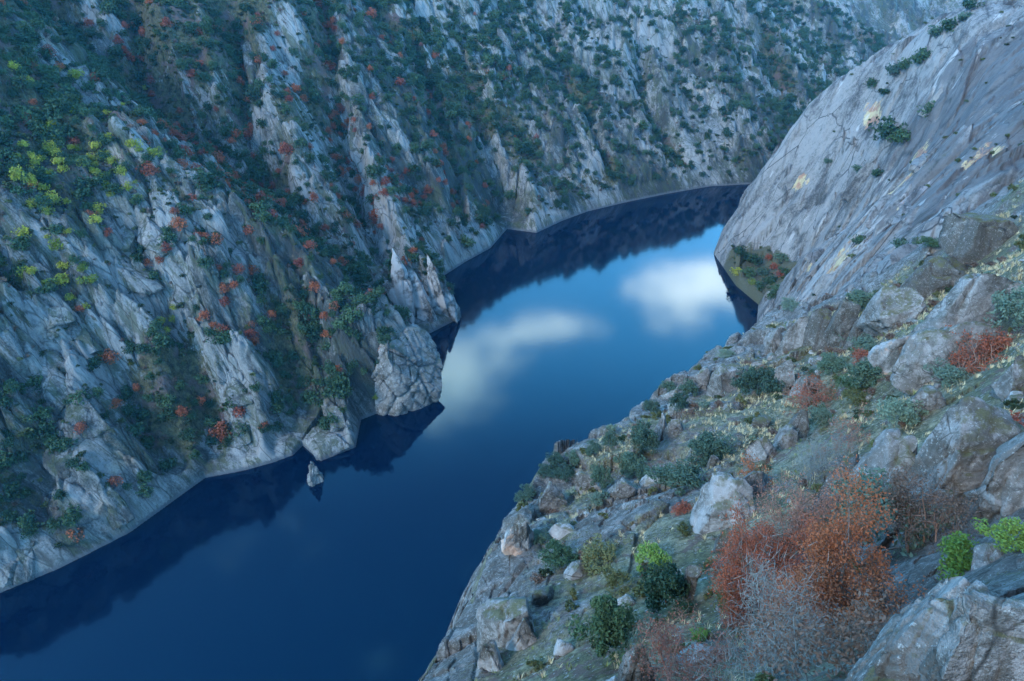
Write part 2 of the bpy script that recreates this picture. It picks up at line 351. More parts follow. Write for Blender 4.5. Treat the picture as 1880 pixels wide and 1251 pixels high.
def mat_dome():
    g = G('pale dome granite')
    p = g.coords(); R_ = (0, math.radians(-47), math.radians(22)); V_ = (0, math.radians(14), 0)
    st = g.coords((0.28, 1.0, 1.0), R_); vt = g.coords((1, 1, .2), V_)
    n1 = g.noise(st, 0.10, 8, 0.66, .4); n2 = g.noise(st, 0.55, 6, 0.72); n3 = g.noise(p, 1.3, 8, 0.8); nl = g.noise(p, .028, 4, .55)
    v = g.math('ADD', g.math('MULTIPLY', n1, 0.5), g.math('ADD', g.math('MULTIPLY', n2, 0.28), g.math('MULTIPLY', n3, 0.28)))
    c = g.mix(g.rmap(v, 0.42, 0.58), (0.036, 0.037, 0.037), (0.19, 0.185, 0.175))
    z = g.node('ShaderNodeSeparateXYZ'); g.l.new(g.node('ShaderNodeNewGeometry').outputs['Position'], z.inputs[0])
    nv = g.noise(vt, 0.16, 7, 0.72); nr = g.noise(g.coords((1, 1, .30), V_), 0.22, 7, 0.72)
    edge = lambda a, n, k, lo=.45, hi=.6: g.rmap(g.math('ADD', g.attr(a), g.math('MULTIPLY', g.math('SUBTRACT', n, .5), k)), lo, hi)
    c = g.mix(g.math('MULTIPLY', edge('pale', n1, 2.4, .36, .6), .75), c, g.mix(n3, (0.15, 0.15, 0.145), (0.36, 0.35, 0.33)))
    c = g.mix(g.math('MULTIPLY', edge('dark', nv, 1.8, .30, .6), .8), c, g.mix(n2, (0.035, 0.034, 0.035), (0.105, 0.10, 0.10)))
    c = g.mix(g.math('MULTIPLY', edge('pink', n1, 2.0), .6), c, (0.33, 0.275, 0.27))
    c = g.mix(g.math('MULTIPLY', edge('rust', nr, 2.6, .52, .66), .8), c, g.mix(g.rmap(g.noise(p, .25, 4), .42, .58), (0.30, 0.15, 0.09), (0.42, 0.33, 0.17)))
    drip = g.rmap(g.noise(g.coords((1, 1, .06), V_), 0.16, 5, 0.65), 0.62, 0.67)
    c = g.mix(g.math('MULTIPLY', drip, 0.5), c, (0.40, 0.39, 0.375))
    crack = g.rmap(g.vor(g.mix(.08, g.coords((0.12, 1.0, 1.0), R_), g.node('ShaderNodeTexNoise').outputs['Color'], 'ADD'), 0.11, 'DISTANCE_TO_EDGE'), 0.0, 0.02, 1.0, 0.0)
    c = g.mix(g.math('MULTIPLY', crack, g.rmap(n1, .42, .56)), c, (0.03, 0.031, 0.033))
    c = g.mix(g.math('MULTIPLY', g.attr('joint'), g.rmap(n2, .35, .55)), c, (0.03, 0.032, 0.03))
    spk = g.rmap(g.noise(st, 1.3, 9, .82), .53, .60); c = g.mix(g.math('MULTIPLY', spk, .45), c, (0.05, 0.05, 0.048))
    veg = g.rmap(g.math('ADD', g.attr('veg'), g.math('MULTIPLY', g.math('SUBTRACT', n2, 0.5), 1.2)), 0.45, 0.65)
    c = g.mix(veg, c, g.mix(n3, (0.025, 0.03, 0.018), (0.09, 0.085, 0.05)))
    bump = g.math('ADD', g.math('MULTIPLY', n2, 0.6), g.math('MULTIPLY', n3, 0.9))
    return g.finish(c, 0.85, bump, 0.7, 0.9)
def rock_colour(g, p, s=1.0, dark=0.0):
    n1 = g.noise(p, 0.35*s, 7, 0.65); n2 = g.noise(p, 2.2*s, 7, 0.75); n3 = g.noise(p, 14*s, 3, 0.7)
    v = g.math('ADD', g.math('MULTIPLY', n1, 0.5), g.math('ADD', g.math('MULTIPLY', n2, 0.35), g.math('MULTIPLY', n3, 0.15)))
    c = g.mix(g.rmap(v, 0.38+dark, 0.62+dark), (0.065, 0.06, 0.053), (0.27, 0.26, 0.245))
    blk = g.rmap(g.noise(p, 0.9*s, 9, 0.8, 0.4), 0.44, 0.54)
    c = g.mix(g.math('MULTIPLY', blk, 0.78), c, g.mix(n3, (0.03, 0.028, 0.022), (0.085, 0.078, 0.062)))
    lich = g.rmap(g.noise(p, 4.2*s, 9, 0.85), 0.56, 0.61)
    c = g.mix(g.math('MULTIPLY', lich, 0.7), c, (0.42, 0.435, 0.41))
    fr = g.rmap(g.vor(g.mix(.10, p, g.node('ShaderNodeTexNoise').outputs['Color'], 'ADD'), 0.42*s, 'DISTANCE_TO_EDGE'), 0.0, 0.022, 1.0, 0.0)
    c = g.mix(g.math('MULTIPLY', fr, g.rmap(n1, .42, .56, 0, .85)), c, (0.02, 0.019, 0.016))
    return c, n1, n2, n3
def mat_near():
    g = G('near slope')
    p = g.coords()
    c, n1, n2, n3 = rock_colour(g, p)
    gn = g.noise(p, 1.7, 9, 0.82); g2 = g.noise(p, 0.23, 6, 0.68)
    grass = g.mix(g.rmap(gn, .36, .64), (0.05, 0.05, 0.024), (0.27, 0.24, 0.15))
    grass = g.mix(g.rmap(g2, 0.44, 0.54), grass, g.mix(g.rmap(gn, .38, .62), (0.035, 0.036, 0.018), (0.13, 0.125, 0.06)))
    grass = g.mix(g.rmap(g.noise(p, 0.31, 6, 0.7), 0.54, 0.62), grass, g.mix(gn, (0.05, 0.035, 0.028), (0.16, 0.11, 0.085)))
    peb = g.rmap(g.noise(p, 2.6, 8, .75), .57, .62); grass = g.mix(g.math('MULTIPLY', peb, .8), grass, (0.30, 0.295, 0.28))
    veg = g.rmap(g.math('ADD', g.attr('veg'), g.math('MULTIPLY', g.math('SUBTRACT', n2, 0.5), 1.7)), 0.42, 0.56)
    c = g.mix(veg, c, grass)
    bump = g.math('ADD', g.math('MULTIPLY', n2, 1.0), g.math('ADD', g.math('MULTIPLY', n3, 0.4), g.math('MULTIPLY', gn, .6)))
    return g.finish(c, 0.9, bump, 0.4, 1.0)
def mat_rock(name, s=1.0, pale=0.0, moss=0.7, dark=0.0, rust=0.0):
    g = G(name)
    p = g.coords()
    c, n1, n2, n3 = rock_colour(g, p, s, dark)
    if pale: c = g.mix(g.math('MULTIPLY', g.rmap(g.noise(p, 0.3*s, 5, .6), .42, .55), pale), c, (0.46, 0.445, 0.43))
    if rust: c = g.mix(g.math('MULTIPLY', g.rmap(g.noise(p, 0.35*s, 5, .65), .54, .64), rust), c, (0.5, 0.30, 0.2))
    nm = g.node('ShaderNodeSeparateXYZ'); g.l.new(g.node('ShaderNodeNewGeometry').outputs['Normal'], nm.inputs[0])
    ms = g.math('MULTIPLY', g.rmap(nm.outputs['Z'], 0.45, 0.85), g.rmap(g.noise(p, 1.0*s, 7, .72), .44, .56))
    c = g.mix(g.math('MULTIPLY', ms, moss), c, g.mix(n3, (0.04, 0.045, 0.018), (0.12, 0.11, 0.045)))
    bump = g.math('ADD', g.math('MULTIPLY', n2, 1.0), g.math('MULTIPLY', n3, 0.45))
    return g.finish(c, 0.88, bump, 0.3/s, 0.9)
def mat_leaf(name, a, b, trans=0.25, spread=0.5):
    g = G(name)
    p = g.coords()
    oi = g.node('ShaderNodeObjectInfo').outputs['Random']
    t = g.math('ADD', g.math('MULTIPLY', g.noise(p, 0.9, 4, .7), 1-spread), g.math('MULTIPLY', oi, spread))
    c = g.mix(g.rmap(t, 0.2, 0.75, smooth=False), a, b)
    return g.finish(c, 0.7, spec=0.25, trans=trans)
def mat_plain(name, a, b, scale=3.0, rough=0.9):
    g = G(name); p = g.coords()
    return g.finish(g.mix(g.noise(p, scale, 5, .7), a, b), rough)
def mat_water():
    g = G('reservoir water')
    p = g.coords()
    b1 = g.noise(p, 0.5, 3, 0.6); b2 = g.noise(g.coords((1, .35, 1), (0, 0, .5)), 0.05, 3, 0.5)
    hgt = g.math('ADD', g.math('MULTIPLY', b1, 0.5), b2)
    return g.finish((0.0001, 0.003, 0.013), 0.065, hgt, 0.04, 0.25, spec=0.5, ior=1.37, stint=(0.16, 0.86, 1.0))

M_WALL = mat_wall(); M_DOME = mat_dome(); M_NEAR = mat_near()
M_OUT = mat_rock('outcrop granite', 0.4, 0.12, 0.6); M_PINN = mat_rock('pale pinnacle granite', 0.45, 0.7, 0.5); M_ROCK = mat_rock('lichen boulder', 1.0, 0.15, 0.85)
M_PALE = mat_rock('pale boulder', 0.8, 0.5, 0.8); M_DARK = mat_rock('dark mossy boulder', 1.0, 0.0, 0.95, 0.08); M_RUST = mat_rock('rust stained rock', .6, .7, .3, 0, .8)
M_EVG = mat_leaf('evergreen leaves', (0.013, 0.038, 0.020), (0.048, 0.088, 0.038))
M_OAK = mat_leaf('holm oak leaves', (0.028, 0.06, 0.042), (0.075, 0.12, 0.075))
M_GREY = mat_leaf('grey green leaves', (0.07, 0.11, 0.08), (0.13, 0.18, 0.12))
M_OLIVE = mat_leaf('olive leaves', (0.05, 0.06, 0.02), (0.12, 0.12, 0.045))
M_LIME = mat_leaf('yellow green leaves', (0.09, 0.13, 0.02), (0.29, 0.28, 0.035))
M_LEAFY = mat_leaf('fresh green leaves', (0.06, 0.13, 0.022), (0.14, 0.22, 0.04))
M_RED = mat_leaf('russet leaves', (0.17, 0.04, 0.026), (0.29, 0.085, 0.035))
M_BROWN = mat_leaf('brown leaves', (0.07, 0.05, 0.04), (0.15, 0.10, 0.07))
M_SHRUB = mat_leaf('low scrub', (0.013, 0.028, 0.014), (0.075, 0.092, 0.034))
M_BARK = mat_plain('grey bark', (0.06, 0.055, 0.05), (0.16, 0.15, 0.14), 6)
M_TWIG = mat_plain('lichened twigs', (0.08, 0.088, 0.08), (0.19, 0.21, 0.195), 8)
M_RTWIG = mat_plain('reddish twigs', (0.13, 0.07, 0.05), (0.24, 0.15, 0.11), 8)
M_STRAW = mat_plain('dry grass', (0.22, 0.19, 0.10), (0.42, 0.36, 0.22), 1.5)
M_GRASS = mat_plain('green grass', (0.07, 0.10, 0.03), (0.18, 0.20, 0.08), 1.5)

# ------------------------------------------------------------------ terrain sheets (polar height grids, finer near the viewpoint)
class Terrain:
    def __init__(s, az, R, fn_base, fn_disp):
        s.az = az; s.R = R
        A, RR = np.meshgrid(az, R, indexing='ij'); s.sh = A.shape
        s.x = (np.sin(A)*RR); s.y = (np.cos(A)*RR)
        s.b = fn_base(s.x, s.y)
        s.z, s.veg = fn_disp(s.x, s.y, s.b)
    def build(s, name, mat, cut=-3.0, extra=None, atts=None):
        na, nr = s.sh; idx = np.arange(na*nr).reshape(na, nr)
        q = np.stack([idx[:-1, :-1], idx[:-1, 1:], idx[1:, 1:], idx[1:, :-1]], -1).reshape(-1, 4)[:, ::-1]
        z = s.z.ravel(); keep = (z[q] > cut).any(1)
        if extra is not None: keep &= extra.ravel()[q].any(1)
        q = q[keep]; used = np.zeros(na*nr, bool); used[q] = True
        re = np.cumsum(used)-1
        v = np.stack([s.x.ravel(), s.y.ravel(), z], 1)[used]
        me = mesh_np(name, v, re[q], mat, smooth=False)
        fattr(me, 'veg', s.veg.ravel()[used])
        for k_, a_ in (atts or {}).items(): fattr(me, k_, a_.ravel()[used])
        o = link(name, me); o['kind'] = 'structure'; print(name, len(q)*2, 'tris'); return o
    def look(s, x, y, arr=None):
        arr = s.z if arr is None else arr
        a = np.arctan2(x, y); r = np.hypot(x, y)
        fa = np.clip(np.interp(a, s.az, np.arange(len(s.az))), 0, len(s.az)-1.001); fr = np.clip(np.interp(r, s.R, np.arange(len(s.R))), 0, len(s.R)-1.001)
        i = fa.astype(int); j = fr.astype(int); ta = fa-i; tr = fr-j
        return (arr[i, j]*(1-ta)*(1-tr)+arr[i+1, j]*ta*(1-tr)+arr[i, j+1]*(1-ta)*tr+arr[i+1, j+1]*ta*tr)

def dip_coords(x, y, z, stretch, lean=-0.42, az=0.25):
    a = np.array([-lean*math.cos(az), -lean*math.sin(az)-0.15, -1.0]); a /= np.linalg.norm(a)
    P = np.stack([x.ravel(), y.ravel(), z.ravel()], 1)
    al = P@a
    return (P - al[:, None]*a[None]) + (al/stretch)[:, None]*a[None]
def disp_left(x, y, b):
    sh = x.shape; P = np.stack([x.ravel(), y.ravel(), b.ravel()], 1); bb = b.ravel()
    land = sstep(bb, 0.0, 8.0)
    Q = dip_coords(x, y, b, 3.2)
    big = fbm(Q/34, 4, 3)
    rg = ridged(Q/22, 4, 11)
    f1, e1 = facet(Q/9.0, 21, 1.3); f2, e2 = facet(Q/3.6, 31, 1.3)
    # scrub on gentle ground and in hollows, bare granite on ribs
    Q8 = dip_coords(x, y, b, 9.0); ribs = ridged(Q8/27, 3, 13)
    vn = fbm(P/26, 4, 41)
    spur = sstep(-x.ravel(), 60, 130)*sstep(bb, 50, 80)
    veg = np.clip(0.42 + 0.80*vn - 0.30*(rg-0.25) - .32*(ribs-.2) + 0.36*spur - 0.05*sstep(x.ravel(), 0, 120)+.3*fbm(P/60, 2, 43), 0, 1)
    for bx, by, br in BARE: veg = veg-0.42*np.exp(-((P[:, 0]-bx)**2+(P[:, 1]-by)**2)/(br*br))
    for line, ks in GULLY: veg = veg+0.45*np.exp(-(seg_dist(P[:, 0], P[:, 1], line)[0]/6.0)**2)
    hd = np.exp(-((P[:, 0]+44)**2+(P[:, 1]-207)**2)/(21*21)); veg = veg*(1-np.minimum(1, 1.15*hd))+.22*hd*(fbm(P/7, 3, 47) > .12)
    bare = hd.copy()
    for bx, by, br in BARE: bare = np.maximum(bare, .9*np.exp(-((P[:, 0]-bx)**2+(P[:, 1]-by)**2)/(br*br*.8)))
    global WALL_ATT
    WALL_ATT = {'bare': bare}
    veg = np.clip(veg, 0, 1)*sstep(bb, 2, 13); rock = 1-sstep(veg, 0.35, 0.65)
    amp = 0.35+0.65*rock
    far = sstep(P[:, 0], 0, 110)
    low_ = sstep(bb, 0, 34)
    hd2 = np.exp(-((P[:, 0]+44)**2+(P[:, 1]-207)**2)/(24*24)); low_ = low_*(1-.8*hd2)
    z = bb + land*(low_*((7.0+6*far)*big + 13*far*fbm(Q/75, 3, 5) + 13*(ribs-.25) + 3.5*(rg-0.3)) + (1+.35*hd2)*amp*(3.6*f1 + 1.3*f2) - amp*1.9*sstep(0.14-e1, 0, 0.14) - amp*1.1*sstep(0.2-e2, 0, 0.2) + 0.6*fbm(P/2.2, 3, 51))
    z = np.where(bb > 1.0, np.maximum(z, 0.6+0.85*bb), z)
    # steep shelf at the water line
    z = z + (1.5+0.9*fbm(P/6, 2, 61))*sstep(bb, -0.5, 0.8)
    return z.reshape(sh), veg.reshape(sh)
def disp_near(x, y, b):
    sh = x.shape; P = np.stack([x.ravel(), y.ravel(), b.ravel()], 1); bb = b.ravel()
    r = np.hypot(P[:, 0], P[:, 1]); sc = sstep(r, 10, 60)
    vn = fbm(P/17, 4, 141)
    f1, e1 = facet(P*np.array([1, 1, .8])/11.0, 121, 1.2); f2, e2 = facet(P/2.6, 131, 1.2); f3, e3 = facet(P/1.0, 133, 1.2)
    veg = np.clip(0.56+0.9*vn+.35*fbm(P/4.5, 3, 147), 0, 1)
    d, zc, sd_ = seg_dist(P[:, 0], P[:, 1], [tuple(c) for c in crest])
    veg = veg*np.where(sd_ > 0, 1-sstep(d, 0, 4), .30+.70*sstep(d, 0, 9))
    rock = 1-sstep(veg, 0.35, 0.65); amp = 0.25+0.75*rock
    s = 0.3+0.7*sc
    z = bb + s*(1.9*fbm(P/15, 4, 143) + amp*(2.1*f1+0.40*f2+0.10*f3 - 0.7*sstep(0.08-e1, 0, 0.08) - 0.18*sstep(.10-e2, 0, .10)) + 0.12*fbm(P/0.9, 3, 151))
    return z.reshape(sh), veg.reshape(sh)
DOME_SPOTS = [('dark', 1790, 190, 48), ('dark', 1850, 260, 45), ('dark', 1730, 250, 30), ('dark', 1740, 400, 18), ('dark', 1860, 120, 34), ('rust', 1642, 352, 7), ('rust', 1548, 497, 9), ('rust', 1690, 285, 6), ('rust', 1812, 300, 8), ('rust', 1470, 330, 5), ('rust', 1645, 400, 5), ('rust', 1600, 200, 6), ('rust', 1490, 478, 4),
 ('pale', 1620, 380, 16), ('pale', 1560, 480, 18), ('pale', 1500, 520, 16), ('pale', 1690, 300, 12), ('pale', 1650, 440, 14), ('pale', 1590, 530, 12), ('pale', 1818, 240, 7), ('pale', 1815, 180, 5), ('pale', 1760, 380, 10), ('pink', 1710, 440, 14), ('pink', 1660, 480, 14)]
def DOME_PT(u, v):
    p, ok = march(base_dome, [u], [v], 230, 560, 600); return p[0]
def disp_dome(x, y, b):
    sh = x.shape; bb = b.ravel(); P = np.stack([x.ravel(), y.ravel(), bb], 1)
    land = sstep(bb, 0, 8)
    a = np.array([0.62, 0.25, 0.74]); a /= np.linalg.norm(a)
    al = P@a; Q = P-al[:, None]*a + (al/3.2)[:, None]*a
    f1, e1 = facet(Q/7.5, 221, 1.2); f2, e2 = facet(Q/3.2, 231, 1.0)
    vn = fbm(P/22, 4, 241)
    hi = sstep(bb, 75, 100)
    veg = np.clip(0.02+0.6*vn+0.12*hi, 0, 1)
    dc = np.hypot((P[:, 0]-121), (P[:, 1]-303)/1.5)
    veg = np.maximum(veg, 1-sstep(dc, 14, 20))
    global DOME_ATT
    DOME_ATT = {k: np.zeros(len(bb)) for k in ('dark', 'rust', 'pale', 'pink')}
    for k, u_, v_, r_ in DOME_SPOTS:
        q = DOME_PT(u_, v_); DOME_ATT[k] = np.maximum(DOME_ATT[k], np.exp(-((P-q)**2).sum(1)/(r_*r_)))
    lay = fbm(Q/22, 3, 261)*2.6; fr_ = np.abs(lay-np.floor(lay)-.5)
    DOME_ATT['joint'] = (1-sstep(np.abs(lay-np.round(lay)), 0, .10))*0+1-sstep(.5-fr_, 0, .07)
    z = bb + land*(4.5*fbm(Q/24, 4, 243)+3.0*f1+0.7*f2-0.9*sstep(.1-e1, 0, .1)+0.30*fbm(P/2.5, 3, 251) + 2.4*(np.floor(lay)+sstep(lay-np.floor(lay), .25, .75))-2.4*lay*.75 - .15*sstep(.12-e2, 0, .12)) + 1.0*sstep(bb, -.6, 1.2)
    return z.reshape(sh), veg.reshape(sh)

D2R = math.pi/180
def grow(a, b, r, lo=None):
    return np.geomspace(a, b, int(math.log(b/a)/r))
azL = np.r_[np.linspace(-62, -44, 120, endpoint=False), np.linspace(-44, 31, 860), np.linspace(31.3, 42, 70)]*D2R
RL = np.r_[grow(135, 520, .0024)[:-1], grow(520, 1150, .006)]
TL = Terrain(azL, RL, base_left, disp_left)
azD = np.r_[np.linspace(8, 42, 400), np.linspace(42.5, 60, 40)]*D2R; RD = np.r_[grow(150, 190, .01)[:-1], grow(190, 560, .0029)]
TD = Terrain(azD, RD, base_dome, disp_dome)
azN = np.r_[np.linspace(-70, -28, 70, endpoint=False), np.linspace(-28, 44, 600), np.linspace(44.4, 75, 80)]*D2R
RN = grow(3.0, 215, .0050)
TN = Terrain(azN, RN, base_near, disp_near)
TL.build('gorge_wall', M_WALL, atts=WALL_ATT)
TD.build('granite_dome', M_DOME, atts=DOME_ATT)
TN.build('hillside', M_NEAR)

# plateau edge far beyond the gorge, sunlight painted into its pale straw colour
xx, yy = np.meshgrid(np.linspace(300, 1500, 60), np.linspace(1160, 1900, 40), indexing='ij'); PP = np.stack([xx.ravel(), yy.ravel(), 0*xx.ravel()], 1)
zz2 = -5+165*sstep(yy.ravel(), 1160, 1750)+22*fbm(PP/160, 4, 71)
ii = np.arange(2400).reshape(60, 40); link('distant_hill', mesh_np('distant_hill', np.stack([xx.ravel(), yy.ravel(), zz2], 1), np.stack([ii[:-1, :-1], ii[1:, :-1], ii[1:, 1:], ii[:-1, 1:]], -1).reshape(-1, 4), mat_plain('sunlit straw plateau', (0.30, 0.25, 0.17), (0.5, 0.43, 0.32), .02)))['kind'] = 'structure'
# water
wm = mesh_np('river', [(-900,-500,0),(1500,-500,0),(1500,1600,0),(-900,1600,0)], [(0,1,2,3)], mat_water())
link('river', wm)['kind'] = 'structure'

# ------------------------------------------------------------------ finding the ground under a point of the photograph
def ground(T, us, vs):
    us = np.atleast_1d(np.asarray(us, float)); vs = np.atleast_1d(np.asarray(vs, float))
    d = px_dir(us, vs); hor = np.hypot(d[:, 0], d[:, 1]); R = T.R
    P = (d/hor[:, None])[:, None, :]*R[None, :, None]; P[..., 2] += CAMZ
    below = P[..., 2] < T.look(P[..., 0], P[..., 1])
    i = np.argmax(below, 1); return P[np.arange(len(i)), i], below.any(1)
def at(T, u, v):
    p, ok = ground(T, u, v); return p[0]
def slant(p): return float(np.linalg.norm(np.asarray(p)-[0, 0, CAMZ]))
def seen(T, p, lift):
    """is the top of something standing at p clear of the terrain between it and the lens"""
    q = p+np.array([0, 0, 1.0])*lift[:, None]-[0, 0, CAMZ]
    t = np.linspace(0.35, 0.985, 90)
    s = q[:, None, :]*t[None, :, None]
    return (s[..., 2]+CAMZ > T.look(s[..., 0], s[..., 1])).all(1)

# ------------------------------------------------------------------ rocks
def block_grid(n):
    g = np.linspace(-.5, .5, n+1); a, b = np.meshgrid(g, g, indexing='ij'); a = a.ravel(); b = b.ravel(); h = np.full(a.shape, .5)
    vs = []; fs = []; idx = np.arange((n+1)**2).reshape(n+1, n+1)
    q = np.stack([idx[:-1, :-1], idx[1:, :-1], idx[1:, 1:], idx[:-1, 1:]], -1).reshape(-1, 4)
    for k, tr in enumerate([(a, b, h), (b, a, -h), (h, a, b), (-h, b, a), (b, h, a), (a, -h, b)]):
        vs.append(np.stack(tr, 1)); fs.append(q+k*(n+1)**2)
    v = np.vstack(vs); f = np.vstack(fs)
    key = np.round(v*4096).astype(np.int64); _, first, inv = np.unique(key, axis=0, return_index=True, return_inverse=True)
    return v[first], inv.ravel()[f]
def rock_verts(dims, seed, n=14, cuts=12, taper=0.0, rough=1.0, cell=0.45, bulge=0.12):
    r = np.random.default_rng(seed); v, f = block_grid(n); dims = np.asarray(dims, float)
    s = v*2; nn = s/np.linalg.norm(s, axis=1, keepdims=True)
    v = v*(1-bulge)+nn*0.5*bulge*1.25
    for k in range(cuts):
        d = r.normal(size=3); d[2] = abs(d[2])*0.9 if k % 3 else d[2]; d /= np.linalg.norm(d); o = r.uniform(.27, .50)
        ex = np.maximum(v@d-o, 0); v = v-ex[:, None]*d
    if taper:
        t = np.clip(v[:, 2]+.5, 0, 1); v[:, :2] *= (1-taper*t**1.3)[:, None]
        v[:, 0] += taper*.12*np.sin(t*2.5+seed)
    m = float(np.mean(dims)); P = v*dims
    Q = P/(m*cell) + seed*3.7; Q[:, 2] *= 0.6
    fc, e = facet(Q, seed+1, 1.0); fc2, e2 = facet(Q*2.7, seed+2, 1.0)
    dd = 0.035*fc+0.014*fc2-0.045*sstep(.08-e, 0, .08)-0.02*sstep(.10-e2, 0, .10)+0.016*fbm(Q*2.3, 4, seed+3)
    P = P + nn*(dd*m*rough)[:, None]
    return P, f
def rock(name, P, f, mat, loc, rot=None, **kw):
    o = link(name, mesh_np(name, P, f, mat), loc=loc)
    if rot is not None: o.rotation_euler = rot
    setp(o, **kw); return o
def slab(T, a, b, wpx, thick, name, mat, label, seed, cat='rock', taper=.15, n=16, sink=.25, group=None, cell=.45, cuts=12, out_=0.0):
    """rock whose long axis runs from pixel a (top) to pixel b (foot) on the terrain"""
    pa, pb = at(T, *a), at(T, *b); ax = Vector(pa-pb); L = ax.length
    c = Vector((pa+pb)/2); w = wpx*slant(c)/FPX
    # a jump across a skyline makes no rock: keep the length to what the picture shows
    Lp = math.hypot(a[0]-b[0], a[1]-b[1])*slant(c)/FPX*1.5
    if L > Lp: ax = ax*(Lp/L); L = Lp; c = Vector(pb)+ax*.5
    zax = ax.normalized(); view = (Vector((0, 0, CAMZ))-c).normalized(); xax = view.cross(zax).normalized() if abs(view.dot(zax)) < .99 else Vector((1, 0, 0)); yax = zax.cross(xax)
    M = Matrix((xax, yax, zax)).transposed().to_4x4()
    P, f = rock_verts((w, w*thick, L*1.06), seed, n, cuts, taper, 1.0, cell)
    if yax.dot(view) < 0: yax = -yax
    o = rock(name, P, f, mat, c + yax*(w*thick*(.5-sink)-w*thick*.5*0.6+out_), M.to_euler(), label=label, cat=cat, group=group)
    return o
def boulder(T, u, v, wpx, hpx, name, mat, label, seed, depth=1.0, n=16, sink=.5, taper=0.1, rot=None, cat='boulder', group=None, cell=.45, cuts=12):
    p = at(T, u, v+hpx*.5); s = slant(p)/FPX; w, h = wpx*s, hpx*s
    P, f = rock_verts((w, w*depth, h*(1+sink)), seed, n, cuts, taper, 1.0, cell)
    P[:, 2] += h*(1+sink)/2-h*sink
    return rock(name, P, f, mat, p, (random.uniform(-.12, .12), random.uniform(-.12, .12), rot if rot is not None else random.uniform(0, 6)), label=label, cat=cat, group=group)

# pinnacles, islet and headland of the left bank
for k, (a, b, wp, tp, lab) in enumerate([
    ((728,463),(762,612),44,.45,'tallest pale rock pinnacle with a split top beside the water'),
    ((752,488),(785,604),40,.45,'second rock pinnacle joined to the right of the tallest one'),
    ((785,478),(806,596),38,.75,'pointed grey pinnacle right of the tallest pinnacle'),
    ((822,535),(832,592),38,.45,'lowest blunt pinnacle carrying a yellow green bush at the water edge'),
    ((716,520),(752,606),36,.4,'dark rock buttress left of the tallest pinnacle')]):
    foot = px_dir(*b); foot = foot*(CAMZ/-foot[2]); foot[2] = 0.0; s_ = math.hypot(np.linalg.norm(foot), CAMZ)/FPX
    hgt = (b[1]-a[1])*s_/.80; w_ = wp*s_
    P, f = rock_verts((w_*1.1, w_*1.0, hgt+4), 300+k, 30, 16, tp, 1.1, .5); P[:, 2] += hgt/2-2; t_ = np.clip(P[:, 2]/hgt, 0, 1.1); P[:, 0] += t_*(a[0]-b[0])*s_
    rock('rock_pinnacle', P, f, M_PINN, foot+np.array([0, w_*.3, 0]), (0, 0, .1*k-.2), label=lab, cat='rock')
pi_ = px_dir(578, 884); pi_ = pi_*(CAMZ/-pi_[2]); pi_[2] += CAMZ
P, f = rock_verts((5.4, 5.2, 13), 333, 26, 18, .7, 2.2, .42); P[:, 2] += 4.2
rock('islet_rock', P, f, M_OUT, pi_, (0, 0, .4), label='small pointed islet rock standing alone in the water near the left bank', cat='rock')

